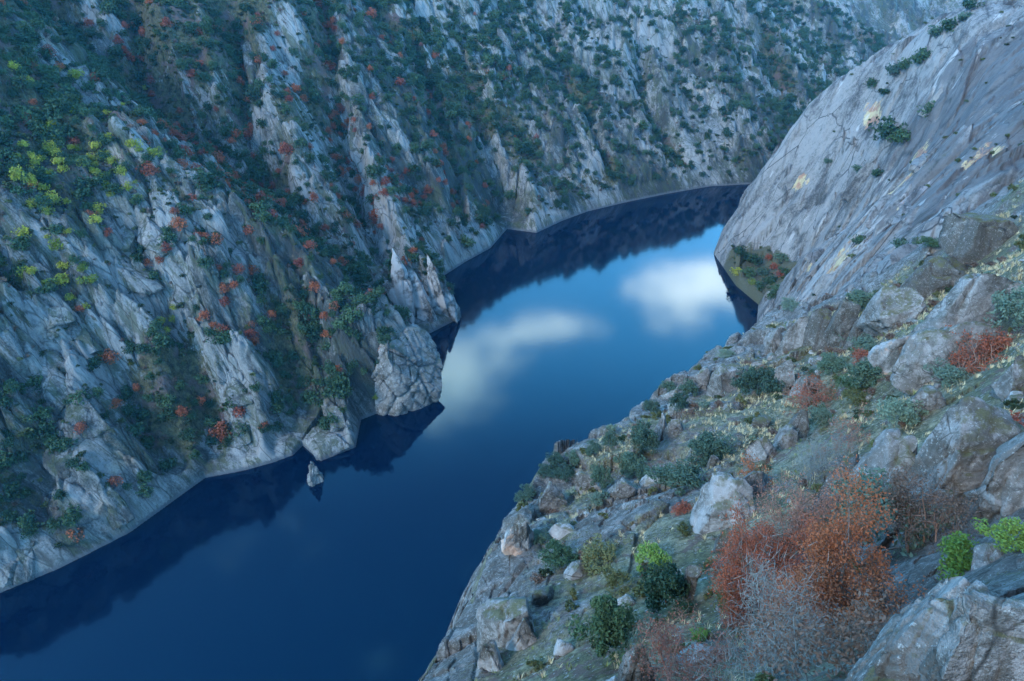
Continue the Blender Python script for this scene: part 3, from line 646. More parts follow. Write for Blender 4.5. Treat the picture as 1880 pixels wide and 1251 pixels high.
P, f = rock_verts((46, 34, 37), 351, 64, 9, .32, .8, .30, .45); HP = P.copy()
rock('headland_rock', P, f, M_OUT, (-48.5, 211.5, 7.5), (.12, -.24, .35), label='bulky rounded granite headland bulging into the river before the pinnacles', cat='rock')
LS = [  # (top px, foot px, width px, thickness, label)
 ((262,395),(300,470),62,.6,'large pale rounded granite slab high on the near left hillside'),
 ((222,412),(238,462),38,.7,'narrow rounded slab left of the large pale slab on the hillside'),
 ((215,480),(262,548),75,.5,'wide weathered slab below the large pale rounded slab'),
 ((372,440),(388,505),26,.8,'slender leaning column right of the pale slabs'),
 ((400,430),(420,520),30,.8,'tall leaning column in the middle of the left hillside'),
 ((345,460),(372,520),24,.8,'thin slab left of the leaning columns'),
 ((425,455),(440,495),34,.6,'short angular slab above the russet trees'),
 ((98,560),(112,600),40,.7,'rounded block on top of the near left rock tower'),
 ((72,588),(88,625),32,.8,'stacked block on the left edge of the rock tower'),
 ((140,600),(165,650),50,.6,'smooth slab on the right side of the near rock tower'),
 ((90,640),(105,690),46,.7,'broken block in the middle of the near rock tower'),
 ((85,680),(110,745),62,.6,'wide ledge block low on the near rock tower'),
 ((130,715),(185,830),62,.55,'long pale tapering slab pointing down to the river at the near rock tower'),
 ((80,725),(118,750),52,.5,'flat topped grey slab left of the long tapering slab'),
 ((160,720),(200,765),46,.5,'smooth angled slab right of the long tapering slab'),
 ((95,810),(135,865),66,.5,'dark slab below the flat topped slab'),
 ((185,885),(225,960),36,.7,'pale rounded rib running down to the water on the left'),
 ((105,950),(140,990),62,.6,'blocky slab at the water edge on the left'),
 ((35,975),(45,1065),42,.8,'rounded upright pillar at the water edge, leftmost'),
 ((10,1020),(20,1070),30,.8,'dark rib left of the rounded pillar at the water edge'),
 ((410,600),(425,690),24,.9,'tall pale column beside the russet trees above the cove'),
 ((432,600),(446,700),20,.9,'second tall column right of the pale column above the cove'),
 ((392,630),(412,700),22,.9,'leaning column left of the tall pale column'),
 ((410,700),(460,745),44,.6,'angular block at the foot of the tall columns'),
 ((430,760),(455,815),42,.7,'dark rounded slab above the water in the cove'),
 ((440,545),(470,600),44,.7,'blocky crest rock above the tall columns'),
 ((600,720),(615,790),40,.8,'pale ribbed rock at the inner end of the headland'),
 ((590,790),(615,835),62,.9,'rounded rock knob standing at the water beside the islet'),
 ((975,225),(985,262),22,.8,'pale jagged block on the far wall above the bend'),
 ((640,180),(665,310),30,.6,'long pale rib beside the dark ravine in the far wall'),
 ((690,345),(705,410),26,.6,'pale lower rib beside the dark ravine'),
 ((880,240),(918,380),26,.5,'long blue grey slab beside the narrow gully'),
 ((460,215),(480,300),30,.6,'pale rib with bare rock left of the dark ravine'),
 ((455,60),(470,150),30,.5,'light rib high on the wall beside the russet gully'),
 ((130,120),(150,170),46,.5,'smooth grey slab high on the near left slope'),
]
for k, (a, b, wp, th, lab) in enumerate(LS):
    slab(TL, a, b, wp, th*.8, 'granite_slab', M_OUT if 'headland' in lab else M_WALL, lab, 400+k, taper=.25, n=14, cuts=14)

# ------------------------------------------------------------------ plants
def leaf_cloud(centers, radii, n, leaf, r, shell=.55, flat=1.0, tri=False):
    """n small faces scattered through clumps"""
    k = r.integers(0, len(centers), n); d = r.normal(size=(n, 3)); d /= np.linalg.norm(d, axis=1, keepdims=True)
    rad = radii[k]*(shell+(1-shell)*r.random(n)**.6)
    c = centers[k]+d*rad[:, None]*[1, 1, flat]
    nrm = d*.7+r.normal(size=(n, 3))*.8; nrm /= np.linalg.norm(nrm, axis=1, keepdims=True)
    t = np.cross(nrm, r.normal(size=(n, 3))); t /= np.linalg.norm(t, axis=1, keepdims=True); b = np.cross(nrm, t)
    L = leaf*(.6+.8*r.random(n))[:, None]
    if tri:
        v = np.stack([c-t*L*.6-b*L*.4, c+t*L*.6-b*L*.4, c+b*L*.7], 1).reshape(-1, 3); f = np.arange(3*n).reshape(-1, 3)
    else:
        v = np.stack([c-t*L*.8, c-b*L*.38+nrm*L*.1, c+t*L*.8, c+b*L*.38+nrm*L*.1], 1).reshape(-1, 3); f = np.arange(4*n).reshape(-1, 4)
    return v, f
def dome_clumps(r, n, w, h, low=.12, rr=(.16, .3)):
    """clump centres over an uneven rounded crown, width w, height h, foot at 0"""
    a = r.random(n)*2*math.pi; e = np.arcsin(r.uniform(-.25, 1, n)); q = .42+.62*r.random(n)
    wob = 1+.22*np.sin(a*2+r.random()*6)+.15*np.sin(a*3+r.random()*6)
    x = np.cos(a)*np.cos(e)*q*wob*w*.38; y = np.sin(a)*np.cos(e)*q*wob*w*.38; z = h*(.42+.40*np.sin(e)*q)
    rad = r.uniform(rr[0], rr[1], n)*min(w, h*1.3)*.72
    return np.stack([x, y, np.maximum(z, low*h)], 1), rad
def tube(pts, rad, sides=5):
    pts = np.asarray(pts, float); n = len(pts); V = []; F = []
    for i in range(n):
        d = pts[min(i+1, n-1)]-pts[max(i-1, 0)]; d = d/(np.linalg.norm(d)+1e-9)
        u_ = np.cross(d, [.31, .95, .1]); u_ /= np.linalg.norm(u_)+1e-9; w_ = np.cross(d, u_)
        for k in range(sides):
            a = 2*math.pi*k/sides; V.append(pts[i]+rad[i]*(math.cos(a)*u_+math.sin(a)*w_))
    for i in range(n-1):
        for k in range(sides):
            F.append((i*sides+k, i*sides+(k+1) % sides, (i+1)*sides+(k+1) % sides, (i+1)*sides+k))
    return np.array(V), np.array(F)
class Acc:
    def __init__(s): s.v = []; s.f = []; s.n = 0
    def add(s, v, f): s.v.append(v); s.f.append(f+s.n); s.n += len(v)
    def get(s): return np.vstack(s.v), np.vstack(s.f)
def branches(r, h, w, levels=3, nb=5, up=.5, sides=4, r0=.05, stems=1, twigs=0):
    """limbs from the ground; returns tube mesh and twig end points"""
    A = Acc(); ends = []
    def go(p, d, L, rad, lv):
        n = 4; pts = [p]; dd = d
        for i in range(n):
            dd = dd+r.normal(size=3)*.16+[0, 0, .05*up]; dd = dd/np.linalg.norm(dd); pts.append(pts[-1]+dd*L/n)
        A.add(*tube(pts, np.linspace(rad, rad*.55, n+1), sides if lv < 2 else 3))
        if lv >= levels: ends.append(pts[-1]); ends.append(pts[2]); return
        for k in range(nb):
            i = r.integers(1, n+1) if k else n
            nd = dd*(.55)+r.normal(size=3)*.75+[0, 0, up*.6]; nd /= np.linalg.norm(nd)
            go(pts[i], nd, L*r.uniform(.5, .72), rad*.5, lv+1)
    for s_ in range(stems):
        d0 = np.array([r.normal()*.25*(stems > 1)+r.normal()*.12, r.normal()*.25*(stems > 1)+r.normal()*.12, 1.0]); d0 /= np.linalg.norm(d0)
        go(np.array([r.normal()*.06*w*(stems > 1), r.normal()*.06*w*(stems > 1), -.3]), d0, h*.5, r0*h, 0)
    v, f = A.get(); return v, f, np.array(ends)

# bushes for far slopes: one mesh each, about 4 m across, unit width
def far_bush(name, mat, seed, n=420, leaf=.085, h=.85):
    r = np.random.default_rng(seed); c, rad = dome_clumps(r, 24, 1.0, h, rr=(.2, .36)); c = np.vstack([c, [[0, 0, .42*h]]]); rad = np.r_[rad, .30]
    v, f = leaf_cloud(c, rad, n, leaf, r, tri=True); return mesh_np(name, v, f, mat)
FB = {'evergreen': [far_bush('evergreen_bush', M_EVG, 10+i) for i in range(5)], 'grey': [far_bush('grey_green_bush', M_OAK, 20+i) for i in range(3)],
      'red': [far_bush('russet_tree', M_RED, 30+i, 380, .075, 1.05) for i in range(4)], 'lime': [far_bush('yellowing_tree', M_LIME, 40+i, 380, .08, 1.0) for i in range(4)],
      'scrub': [far_bush('low_scrub', M_SHRUB, 50+i, 80, .19, .6) for i in range(3)], 'brown': [far_bush('brown_scrub', M_BROWN, 60+i, 80, .18, .6) for i in range(2)]}

def blob(u, v, cu, cv, ru, rv, rot=0.0):
    c, s_ = math.cos(rot), math.sin(rot); du, dv_ = u-cu, v-cv
    a = (du*c+dv_*s_)/ru; b = (-du*s_+dv_*c)/rv; return np.exp(-(a*a+b*b))
def line_w(u, v, pts, wd):
    d, _, _ = seg_dist(u, v, [tuple(map(float, p)) for p in pts]); return np.exp(-(d/wd)**2)
def scatter(T, n, xr, yr, zmin=5, seed=1):
    r = np.random.default_rng(seed); x = r.uniform(*xr, n); y = r.uniform(*yr, n)
    a = np.arctan2(x, y); R = np.hypot(x, y); z = T.look(x, y)
    ok = (a > T.az[0]) & (a < T.az[-1]) & (R > T.R[0]) & (R < T.R[-1]) & (z > zmin)
    p = np.stack([x, y, z], 1)[ok]; u, v, f = to_px(p)
    return p, u, v, T.look(p[:, 0], p[:, 1], T.veg)
inframe = lambda u, v, m=25: (u > -m) & (u < 1880+m) & (v > -m) & (v < 1251+m)
GP = [g[0] for g in GUL_PX]
def put_far(kind, p, size, label, cat, group, name, sink=.12):
    r = random
    o = link(name, r.choice(FB[kind])); o.location = (p[0], p[1], p[2]-sink*size)
    o.scale = (size*r.uniform(.85, 1.2), size*r.uniform(.85, 1.2), size*r.uniform(.8, 1.1)); o.rotation_euler = (0, 0, r.uniform(0, 6.28))
    setp(o, label, cat, group); return o
def zone(u, v, x, y):
    if x > 60 or (v < 260 and u > 1000): return 'on the far wall beyond the river bend', 'far wall'
    if v < 330 + max(0, (u-350))*.6 and u > 190 + v*.55: return 'on the ribbed cliff behind the ravine', 'ribbed cliff'
    return 'on the near left hillside above the river', 'left hillside'
LAND = [(30,60,'the upper left frame corner'),(140,60,'the topmost left outcrop'),(350,60,'the top of the russet gully'),(540,60,'the light rib at the top'),(640,560,'the slope behind the headland'),(500,480,'the crest rocks above the columns'),(560,700,'the notch beside the headland'),(330,760,'the shaded left gully'),(20,520,'the left edge below the yellow trees'),(20,950,'the dark rib at the left edge'),(745,530,'the rock pinnacles'),(710,650,'the rounded headland'),(600,800,'the islet cove'),(110,600,'the near left rock tower'),(160,790,'the long tapering slab'),(420,650,'the tall pale columns'),(270,440,'the large pale slabs'),(640,230,'the dark ravine'),(445,130,'the russet gully'),
 (900,330,'the narrow gully'),(1150,300,'the far river bend'),(60,180,'the top left corner'),(200,1000,'the lower left shore'),(560,400,'the diagonal ravine crest'),(850,120,'the wooded bowl of the far wall'),(1200,100,'the pale streaked far wall'),(260,200,'the upper left slope'),(1500,150,'the dome skyline'),(500,820,'the left cove'),(400,340,'the ridge by the ravine'),(90,380,'the yellow tree belt'),(60,800,'the lower left gully'),(730,60,'the top of the ribbed cliff'),(860,470,'the middle buttress')]
def where(u, v, lst=LAND):
    d = [math.hypot(u-a, (v-b)*1.2) for a, b, _ in lst]; i = int(np.argmin(d)); a, b, n = lst[i]
    if d[i] < 22: return 'beside '+n
    du, dv_ = u-a, v-b
    return ('above ' if dv_ < 0 else 'below ')+n if abs(dv_) > abs(du)*.8 else ('left of ' if du < 0 else 'right of ')+n
T_veg = lambda q: TL.look(q[:, 0], q[:, 1], TL.veg)
leftovers = []
def plant_left(kind, ncand, weight, size, maxn, name, cat, adj, seed):
    p, u, v, veg = scatter(TL, ncand, (-330, 420), (100, 760), 5, seed)
    wt = weight(u, v, veg, p); r = np.random.default_rng(seed+1)
    k = (r.random(len(p)) < wt); p, u, v = p[k], u[k], v[k]
    k = inframe(u, v) & seen(TL, p, np.full(len(p), size[1]*.8)); vis, hid = p[k], p[~k]; uu, vv = u[k], v[k]; gv = T_veg(vis)
    sz = r.uniform(size[0], size[1], len(vis))*(1+.35*(r.random(len(vis)) > .85))
    app = sz/np.linalg.norm(vis-[0, 0, CAMZ], axis=1); order = np.argsort(-app)
    for j in order[:maxn]:
        zn, g = zone(uu[j], vv[j], vis[j][0], vis[j][1])
        put_far(kind, vis[j], sz[j], f'{"large" if sz[j] > (size[0]+size[1])*.56 else "small" if sz[j] < (size[0]+size[1])*.43 else "medium"} {adj} {"on bare rock" if gv[j] < .35 else "in scrub" if gv[j] > .6 else "among ledges"} {where(uu[j], vv[j])}', cat, f'{name.replace("_", " ")} growing {where(uu[j], vv[j])}', name)
    rest = order[maxn:]; print(kind, len(order), 'visible', len(hid), 'hidden or outside')
    leftovers.append((kind, np.vstack([vis[rest], hid]), np.r_[sz[rest], r.uniform(size[0], size[1], len(hid))]))
ev_w = lambda u, v, veg, p: np.clip(.16+.25*sstep(veg, .3, .6)+.7*blob(u, v, 900, 110, 170, 90)+.5*blob(u, v, 60, 180, 110, 90)+.6*blob(u, v, 520, 770, 90, 80)+.5*blob(u, v, 650, 640, 60, 120)
    +.4*blob(u, v, 1540, 190, 60, 50)+.35*blob(u, v, 60, 800, 90, 150)+.3*line_w(u, v, [(330, 250), (460, 340), (560, 420)], 40), 0, 1)*.8
plant_left('evergreen', 80000, ev_w, (2.8, 6.8), 300, 'evergreen_bush', 'bush', 'dark evergreen bush', 71)
rd_w = lambda u, v, veg, p: np.clip(.06+np.maximum.reduce([1.0*line_w(u, v, GP[0], 14), .8*line_w(u, v, GP[1], 10), .6*line_w(u, v, GP[2], 14), .5*line_w(u, v, [(800, 250), (810, 330), (805, 380)], 14)])+.30*blob(u, v, 560, 380, 200, 130, .6)+.35*blob(u, v, 430, 640, 70, 150), 0, 1)*sstep(-p[:, 0], -80, 60)*1.0
plant_left('red', 34000, rd_w, (2.8, 5.4), 280, 'russet_tree', 'tree', 'russet autumn tree', 81)
lm_w = lambda u, v, veg, p: np.clip(1.3*blob(u, v, 110, 290, 80, 140)+.5*blob(u, v, 190, 330, 110, 60)+.7*blob(u, v, 120, 520, 80, 60)+.5*blob(u, v, 320, 590, 40, 30)+.6*blob(u, v, 490, 820, 60, 25)+.5*blob(u, v, 215, 310, 40, 60), 0, 1)*.65
plant_left('lime', 44000, lm_w, (2.2, 4.8), 200, 'yellowing_tree', 'tree', 'yellow green tree', 91)

# bushes rooted in the cracks of the headland
from mathutils import Euler
MH = np.array(Euler((.12, -.24, .35)).to_matrix()); HW = HP@MH.T+np.array([-48.5, 211.5, 7.5])
for k, (u, v, sz_, kd, lab) in enumerate([(640,560,4.5,'evergreen','dark bush on the upper left shoulder of the bulky headland'),(622,610,4.0,'evergreen','dark bush in a crack on the left side of the bulky headland'),(665,600,3.4,'grey','grey green bush in the middle of the bulky headland'),(700,600,2.8,'evergreen','small dark bush near the crest of the bulky headland'),(640,660,3.2,'evergreen','dark bush low on the left of the bulky headland'),(690,735,2.6,'lime','yellow green bush just above the water on the bulky headland'),(720,640,2.2,'grey','tiny bush on the bare face of the bulky headland')]):
    uu_, vv_, f_ = to_px(HW); dd_ = np.hypot(uu_-u, vv_-v)+3.0*np.maximum(f_-f_.min()-4, 0); j = int(np.argmin(dd_+(HW[:, 2] < 2)*1e3))
    put_far(kd, HW[j], sz_, lab, 'bush', None, {'evergreen': 'evergreen_bush', 'grey': 'grey_green_bush', 'lime': 'yellowing_bush'}[kd])
# what is left over, and the low scrub nobody could count: one object each
def mass(name, kind_name, pts, sizes, label, src):
    me = bpy.data.meshes.new(name); me.vertices.add(len(pts)); me.vertices.foreach_set('co', np.asarray(pts, np.float32).ravel()); me.update()
    fattr(me, 'scl', sizes); fattr(me, 'rot', np.random.default_rng(5).uniform(0, 6.28, len(pts)))
    o = link(name, me); o['kind'] = 'stuff'; o['label'] = label; o['category'] = kind_name
    ng = bpy.data.node_groups.new(name, 'GeometryNodeTree'); ng.interface.new_socket('Geometry', in_out='INPUT', socket_type='NodeSocketGeometry'); ng.interface.new_socket('Geometry', in_out='OUTPUT', socket_type='NodeSocketGeometry')
    n = ng.nodes; l = ng.links; gi = n.new('NodeGroupInput'); go = n.new('NodeGroupOutput'); ip = n.new('GeometryNodeInstanceOnPoints')
    oi = n.new('GeometryNodeObjectInfo'); oi.inputs['Object'].default_value = src; oi.inputs['As Instance'].default_value = True
    a = n.new('GeometryNodeInputNamedAttribute'); a.data_type = 'FLOAT'; a.inputs['Name'].default_value = 'scl'
    b = n.new('GeometryNodeInputNamedAttribute'); b.data_type = 'FLOAT'; b.inputs['Name'].default_value = 'rot'
    cx = n.new('ShaderNodeCombineXYZ'); l.new(b.outputs[0], cx.inputs['Z'])
    l.new(gi.outputs[0], ip.inputs['Points']); l.new(oi.outputs['Geometry'], ip.inputs['Instance']); l.new(cx.outputs[0], ip.inputs['Rotation']); l.new(a.outputs[0], ip.inputs['Scale']); l.new(ip.outputs[0], go.inputs[0])
    md = o.modifiers.new('spread', 'NODES'); md.node_group = ng; return o
def first_of(name, p, kind, label, cat):      # a single bush that also serves as the pattern of its mass
    o = link(name, FB[kind][0]); o.location = p; o.scale = (1.0, 1.0, 1.0); setp(o, label, cat); return o
PATTERN = {}
for kind, pts, sz in leftovers:
    if not len(pts): continue
    # pattern: the first bush of that kind standing in the scene, at unit scale inside the node tree
    src = next(o for o in COL.objects if o.data in FB[kind]) if kind in FB else None
    mass({'evergreen': 'evergreen_undergrowth', 'red': 'russet_undergrowth', 'lime': 'yellow_undergrowth'}[kind], 'undergrowth', pts-[0, 0, .3], sz,
         {'evergreen': 'mass of smaller dark evergreen bushes over the gorge walls', 'red': 'smaller russet trees thinly spread over the gorge walls', 'lime': 'smaller yellow green trees on the left hillside'}[kind], src)
p, u, v, veg = scatter(TL, 130000, (-330, 420), (100, 760), 4.5, 201)
wt = np.clip(.10+.75*sstep(veg, .32, .6)+.35*blob(u, v, 120, 350, 220, 260), 0, 1)
k = rng.random(len(p)) < wt*.95; p = p[k]; print('scrub', len(p))
half = rng.random(len(p)) < .78
sA = link('low_scrub_bush', FB['scrub'][0]); pa = at(TL, 300, 345); sA.location = pa; sA.scale = (1.6,)*3; setp(sA, 'low olive scrub bush on the slope between slabs and yellow trees', 'bush')
sB = link('brown_scrub_bush', FB['brown'][0]); pb = at(TL, 60, 640); sB.location = pb; sB.scale = (1.6,)*3; setp(sB, 'low brown heath bush on the slope left of the rock tower', 'bush')
mass('scrub', 'scrub', p[half]-[0, 0, .15], rng.uniform(.9, 3.0, half.sum()), 'low olive scrub covering the ledges of the gorge walls', sA)
mass('heath', 'scrub', p[~half]-[0, 0, .15], rng.uniform(.9, 2.6, (~half).sum()), 'low brown heath covering the ledges of the gorge walls', sB)

# ------------------------------------------------------------------ the granite dome: shrubs in its cracks and the wooded cove at its foot
def dome_bush(kind, u, v, wpx, label, name='evergreen_bush', group=None):
    p = at(TD, u, v); sz = wpx*slant(p)/FPX*.95
    return put_far(kind, p, sz, label, 'bush', group, name, sink=.1)
for k, (u, v, wp, lab) in enumerate([(1650,462,34,'round dark bush alone on the pale lower face of the dome'),(1632,258,60,'wide dark bush on a grassy ledge in the middle of the dome'),(1612,325,24,'small dark bush below the wide bush on the dome'),
    (1575,317,20,'small bush left of the ledge low on the dome'),(1700,212,34,'bush high on the dome below its dark streaked face'),(1655,262,40,'bush right of the wide bush on the dome ledge'),(1520,300,18,'tiny bush near the left skyline of the dome'),
    (1575,448,26,'dark bush in a crack above the yellow stained face of the dome'),(1735,60,34,'dark bush near the top skyline of the dome'),(1716,70,28,'bush beside the skyline bush at the top of the dome'),
    (1690,120,34,'dark bush in the band of bushes across the upper dome, right end'),(1665,128,30,'bush in the middle of the band across the upper dome'),(1640,140,30,'bush at the left end of the band across the upper dome'),
    (1600,160,26,'bush on the left skyline of the upper dome'),(1625,175,22,'small bush below the skyline of the upper dome'),(1770,40,26,'bush on the grey rock at the top of the dome'),(1780,20,26,'topmost bush on the dome')]):
    dome_bush('evergreen' if k % 3 else 'grey', u, v, wp, lab)
for k, (u, v, wp, kd, lab) in enumerate([(1357,468,26,'evergreen','dark bush at the water edge of the cove, first from the dome foot'),(1370,478,24,'evergreen','dark bush beside the first bush of the cove'),(1385,488,30,'evergreen','large dark bush in the middle of the cove'),
    (1352,505,22,'lime','yellow green bush low in the cove by the water'),(1375,510,28,'evergreen','dark bush in the lower cove near the water'),(1400,505,26,'grey','grey green bush in the upper cove'),(1412,520,30,'evergreen','dark round bush in the right half of the cove'),
    (1395,530,24,'evergreen','dark bush at the right end of the cove shore'),(1425,535,24,'evergreen','dark bush under the dome face at the right of the cove'),(1420,495,18,'red','small russet shrub in the cove beneath the dome'),(1436,480,24,'grey','olive bush high in the cove against the dome'),
    (1410,478,16,'red','tiny red shrub in the upper cove'),(1430,510,18,'red','russet shrub at the right side of the cove'),(1380,525,16,'lime','small yellow green bush on the cove shore'),(1440,505,22,'evergreen','dark bush at the upper right corner of the cove'),(1418,548,22,'evergreen','last dark bush at the near end of the cove')]):
    dome_bush(kd, u, v, wp, lab, {'evergreen': 'evergreen_bush', 'lime': 'yellowing_bush', 'grey': 'grey_green_bush', 'red': 'russet_shrub'}[kd])
DS = [((1610,300),(1560,370),34,.3,'long grey sheet of rock leaning on the dome below the wide bush'),((1650,345),(1600,420),40,.3,'pale sheet of rock beside the rust streak on the dome'),((1700,330),(1665,410),36,.35,'grey slab right of the rust streak on the dome'),((1560,400),(1500,480),36,.3,'broad sheet above the cove on the dome'),((1640,450),(1590,520),38,.3,'pale slab low on the dome above the ridge bush'),
 ((1540,500),(1490,560),34,.3,'lowest pale sheet of the dome above the broken cliff'),((1720,250),(1690,310),30,.35,'dark slab under the bush high on the dome'),((1800,330),(1760,400),40,.35,'dark slab near the right edge of the dome'),((1700,440),(1650,490),44,.25,'pinkish sheet low on the right of the dome'),((1480,300),(1440,350),26,.3,'thin sheet on the left skyline of the dome'),((1740,160),(1700,215),30,.3,'grey sheet high on the dome above the dark face'),((1460,400),(1420,450),24,.3,'thin sheet low on the left of the dome')]
for k, (a, b, wp, th, lab) in enumerate(DS): slab(TD, a, b, wp, th, 'granite_sheet', M_DOME, lab, 1200+k, taper=.35, n=14, cuts=10, sink=.45)
p, u, v, veg = scatter(TD, 5000, (90, 330), (150, 520), 5, 301)
k = (rng.random(len(p)) < sstep(veg, .3, .6)*.4+.05+.16*sstep(p[:, 2], 70, 95)*(fbm(p/16, 3, 93) > .05)+.4*(np.hypot(p[:, 0]-121, (p[:, 1]-303)/1.5) < 17)); p = p[k]
mass('dome_scrub', 'scrub', p, rng.uniform(.7, 2.4, len(p)), 'low dark scrub in the cracks of the pale dome', sA)

# ------------------------------------------------------------------ the near slope: boulders and outcrops
NR = [  # fn, args
 ('b', 1700,1150, 250,260, .8, M_ROCK, 'huge pale lichened boulder filling the bottom right corner', 0.12, 64),
 ('b', 1835,1190, 190,180, .9, M_ROCK, 'mossy boulder right of the huge pale boulder in the bottom corner', 0.1, 48),
 ('b', 1150,1200, 72,140, .9, M_DARK, 'dark upright rock with one pale side beside the lowest dark oak', 0.1, 20),
 ('b', 1338,920, 110,72, .8, M_PALE, 'white faced boulder with a mossy cap behind the russet tree', 0.2, 22),
 ('b', 1375,880, 70,50, .8, M_ROCK, 'lichened boulder on the right shoulder of the white faced boulder', 0.1, 16),
 ('b', 1535,880, 84,80, .9, M_DARK, 'dark brown mossy boulder above the russet tree', 0.15, 18),
 ('b', 1462,775, 44,60, .9, M_DARK, 'dark boulder beside the small round bush in mid slope', 0.15, 14),
 ('b', 1330,985, 46,40, .9, M_DARK, 'small black boulder left of the russet tree', 0.1, 12),
 ('b', 1625,850, 120,110, .8, M_ROCK, 'dark lichened outcrop left of the big grey outcrop', 0.1, 20),
 ('b', 1730,810, 150,190, .8, M_ROCK, 'big grey outcrop split by a dark crack on the right', 0.1, 24),
 ('b', 1835,820, 130,220, .8, M_ROCK, 'big grey outcrop at the right edge of the view', 0.1, 24),
 ('b', 1710,920, 80,60, .9, M_ROCK, 'jagged grey rock above the brown bare bush', 0.1, 16),
 ('b', 1840,900, 80,60, .9, M_ROCK, 'layered grey blocks with mossy ledges at the right edge', 0.1, 16),
 ('b', 1642,632, 78,80, .7, M_RUST, 'white fresh rock face with a rust coloured stain', 0.15, 20),
 ('b', 1640,560, 90,90, .8, M_ROCK, 'grey outcrop standing above the white fresh face', 0.15, 20),
 ('b', 1745,640, 190,90, .5, M_ROCK, 'long dark slab sloping down right of the white fresh face', 0.05, 20),
 ('b', 1790,550, 190,110, .5, M_ROCK, 'broad dark grey slab under the grey green bush at the right edge', 0.05, 20),
 ('b', 1720,500, 120,70, .7, M_DARK, 'mossy ridge boulder in front of the dome', 0.1, 18),
 ('b', 1800,430, 120,70, .7, M_DARK, 'dark mossy ridge boulder higher in front of the dome', 0.1, 18),
 ('b', 1545,590, 56,80, .8, M_DARK, 'dark column of the broken cliff below the ridge bush', 0.1, 16),
 ('b', 1500,590, 46,80, .8, M_DARK, 'dark narrow column in the broken cliff', 0.1, 14),
 ('b', 1455,600, 46,84, .8, M_ROCK, 'columnar rock at the left of the broken cliff', 0.1, 16),
 ('b', 1420,625, 44,50, .8, M_ROCK, 'pale block at the left foot of the broken cliff', 0.1, 14),
 ('b', 1580,600, 50,60, .8, M_DARK, 'dark block beside the white fresh face', 0.1, 14),
 ('b', 1330,690, 100,64, .6, M_ROCK, 'smooth sloping grey slab at the edge above the river', 0.1, 20),
 ('b', 1285,690, 40,46, .8, M_ROCK, 'steep grey rock at the outer edge above the river', 0.1, 14),
 ('b', 1440,675, 40,46, .8, M_ROCK, 'cracked grey rock right of the double bush', 0.1, 14),
 ('b', 1480,700, 50,40, .8, M_ROCK, 'grey rock left of the red heath patch', 0.1, 14),
 ('b', 1212,778, 30,50, .8, M_PALE, 'white pointed rock among bushes near the edge', 0.3, 14),
 ('b', 1238,780, 32,36, .8, M_ROCK, 'grey rock right of the white pointed rock', 0.2, 12),
 ('b', 1140,890, 60,30, .8, M_ROCK, 'low grey slab below the leaning oak', 0.1, 12),
 ('b', 1075,880, 60,46, .7, M_PALE, 'pale rounded slab near the edge in mid slope', 0.1, 14),
 ('b', 1010,905, 60,50, .7, M_PALE, 'pale slab behind the rounded edge rock', 0.1, 16),
 ('b', 952,965, 70,80, .8, M_RUST, 'rounded rock at the edge with a pink and yellow stain', 0.1, 22),
 ('b', 925,1105, 120,100, .7, M_ROCK, 'large rounded grey slab bulging over the river', 0.1, 24),
 ('b', 960,1150, 60,60, .7, M_PALE, 'pale broken block right of the rounded grey slab', 0.1, 16),
 ('b', 905,1190, 50,70, .7, M_PALE, 'white quartz coloured slab low at the edge', 0.1, 16),
 ('b', 1000,1080, 60,40, .8, M_DARK, 'dark flat rock below the small round oak', 0.1, 12),
 ('b', 1262,1040, 34,110, .8, M_DARK, 'dark narrow upright rock right of the middle oak', 0.1, 14),
 ('b', 1440,800, 50,46, .8, M_ROCK, 'brown grey boulder left of the bare pink shrub', 0.1, 12),
 ('b', 1395,820, 60,40, .8, M_ROCK, 'flat pinkish boulder in mid slope', 0.1, 12),
 ('b', 1690,735, 70,46, .8, M_ROCK, 'angular rock below the green bush', 0.1, 14),
 ('b', 1850,690, 80,70, .8, M_ROCK, 'grey slab below the red heath at the right edge', 0.1, 16),
 ('b', 1280,870, 34,24, .8, M_PALE, 'small white stone right of the leaning oak', 0.1, 10),
 ('b', 1310,840, 24,34, .8, M_PALE, 'small pale standing stone above the white faced boulder', 0.3, 10),
 ('b', 1060,1040, 50,30, .8, M_PALE, 'flat lichened stone below the small round oak', 0.1, 10),
 ('b', 1605,1185, 24,70, .8, M_PALE, 'narrow pale stone left of the huge boulder', 0.1, 12),
 ('b', 1815,1010, 60,40, .8, M_ROCK, 'grey stone between the two bright green bushes', 0.1, 12),
]
for k, (fn, u, v, wp, hp, dp, mt, lab, tp, n) in enumerate(NR):
    boulder(TN, u, v, wp, hp, 'boulder', mt, lab, 700+k, dp, n, taper=tp, rot=random.uniform(-.5, .5), cuts=14)
NLAND = [(1112,1148,'the lowest dark oak'),(1212,1076,'the dense dark oak'),(1027,1020,'the small flat oak'),(1300,820,'the rounded green oak'),(1240,878,'the leaning oak'),(1178,820,'the oak clump at the edge'),(1382,700,'the double bush'),(1580,690,'the round oak by the red heath'),(1508,718,'the red heath patch'),(1642,758,'the grey green round tree'),(1600,945,'the large grey green oak'),(1338,910,'the white faced boulder'),(1440,1050,'the russet trees'),(1700,1150,'the huge pale boulder'),(925,1100,'the rounded grey slab over the river'),(952,965,'the stained edge rock'),(1642,630,'the white fresh rock face'),(1480,600,'the broken cliff'),(1735,810,'the big split outcrop'),(1720,480,'the mossy ridge'),(1330,690,'the smooth sloping slab'),(1050,850,'the skyline bushes'),(1150,1200,'the dark upright rock'),(1100,1012,'the olive mound'),(1740,690,'the feathery green bush'),(1800,660,'the long red heath streak'),(1420,790,'the flat pinkish boulder'),(1290,960,'the pink heath tuft'),(1300,1200,'the reddish bare shrub'),(1000,1180,'the pale broken block'),(1742,1020,'the bright green bushes')]
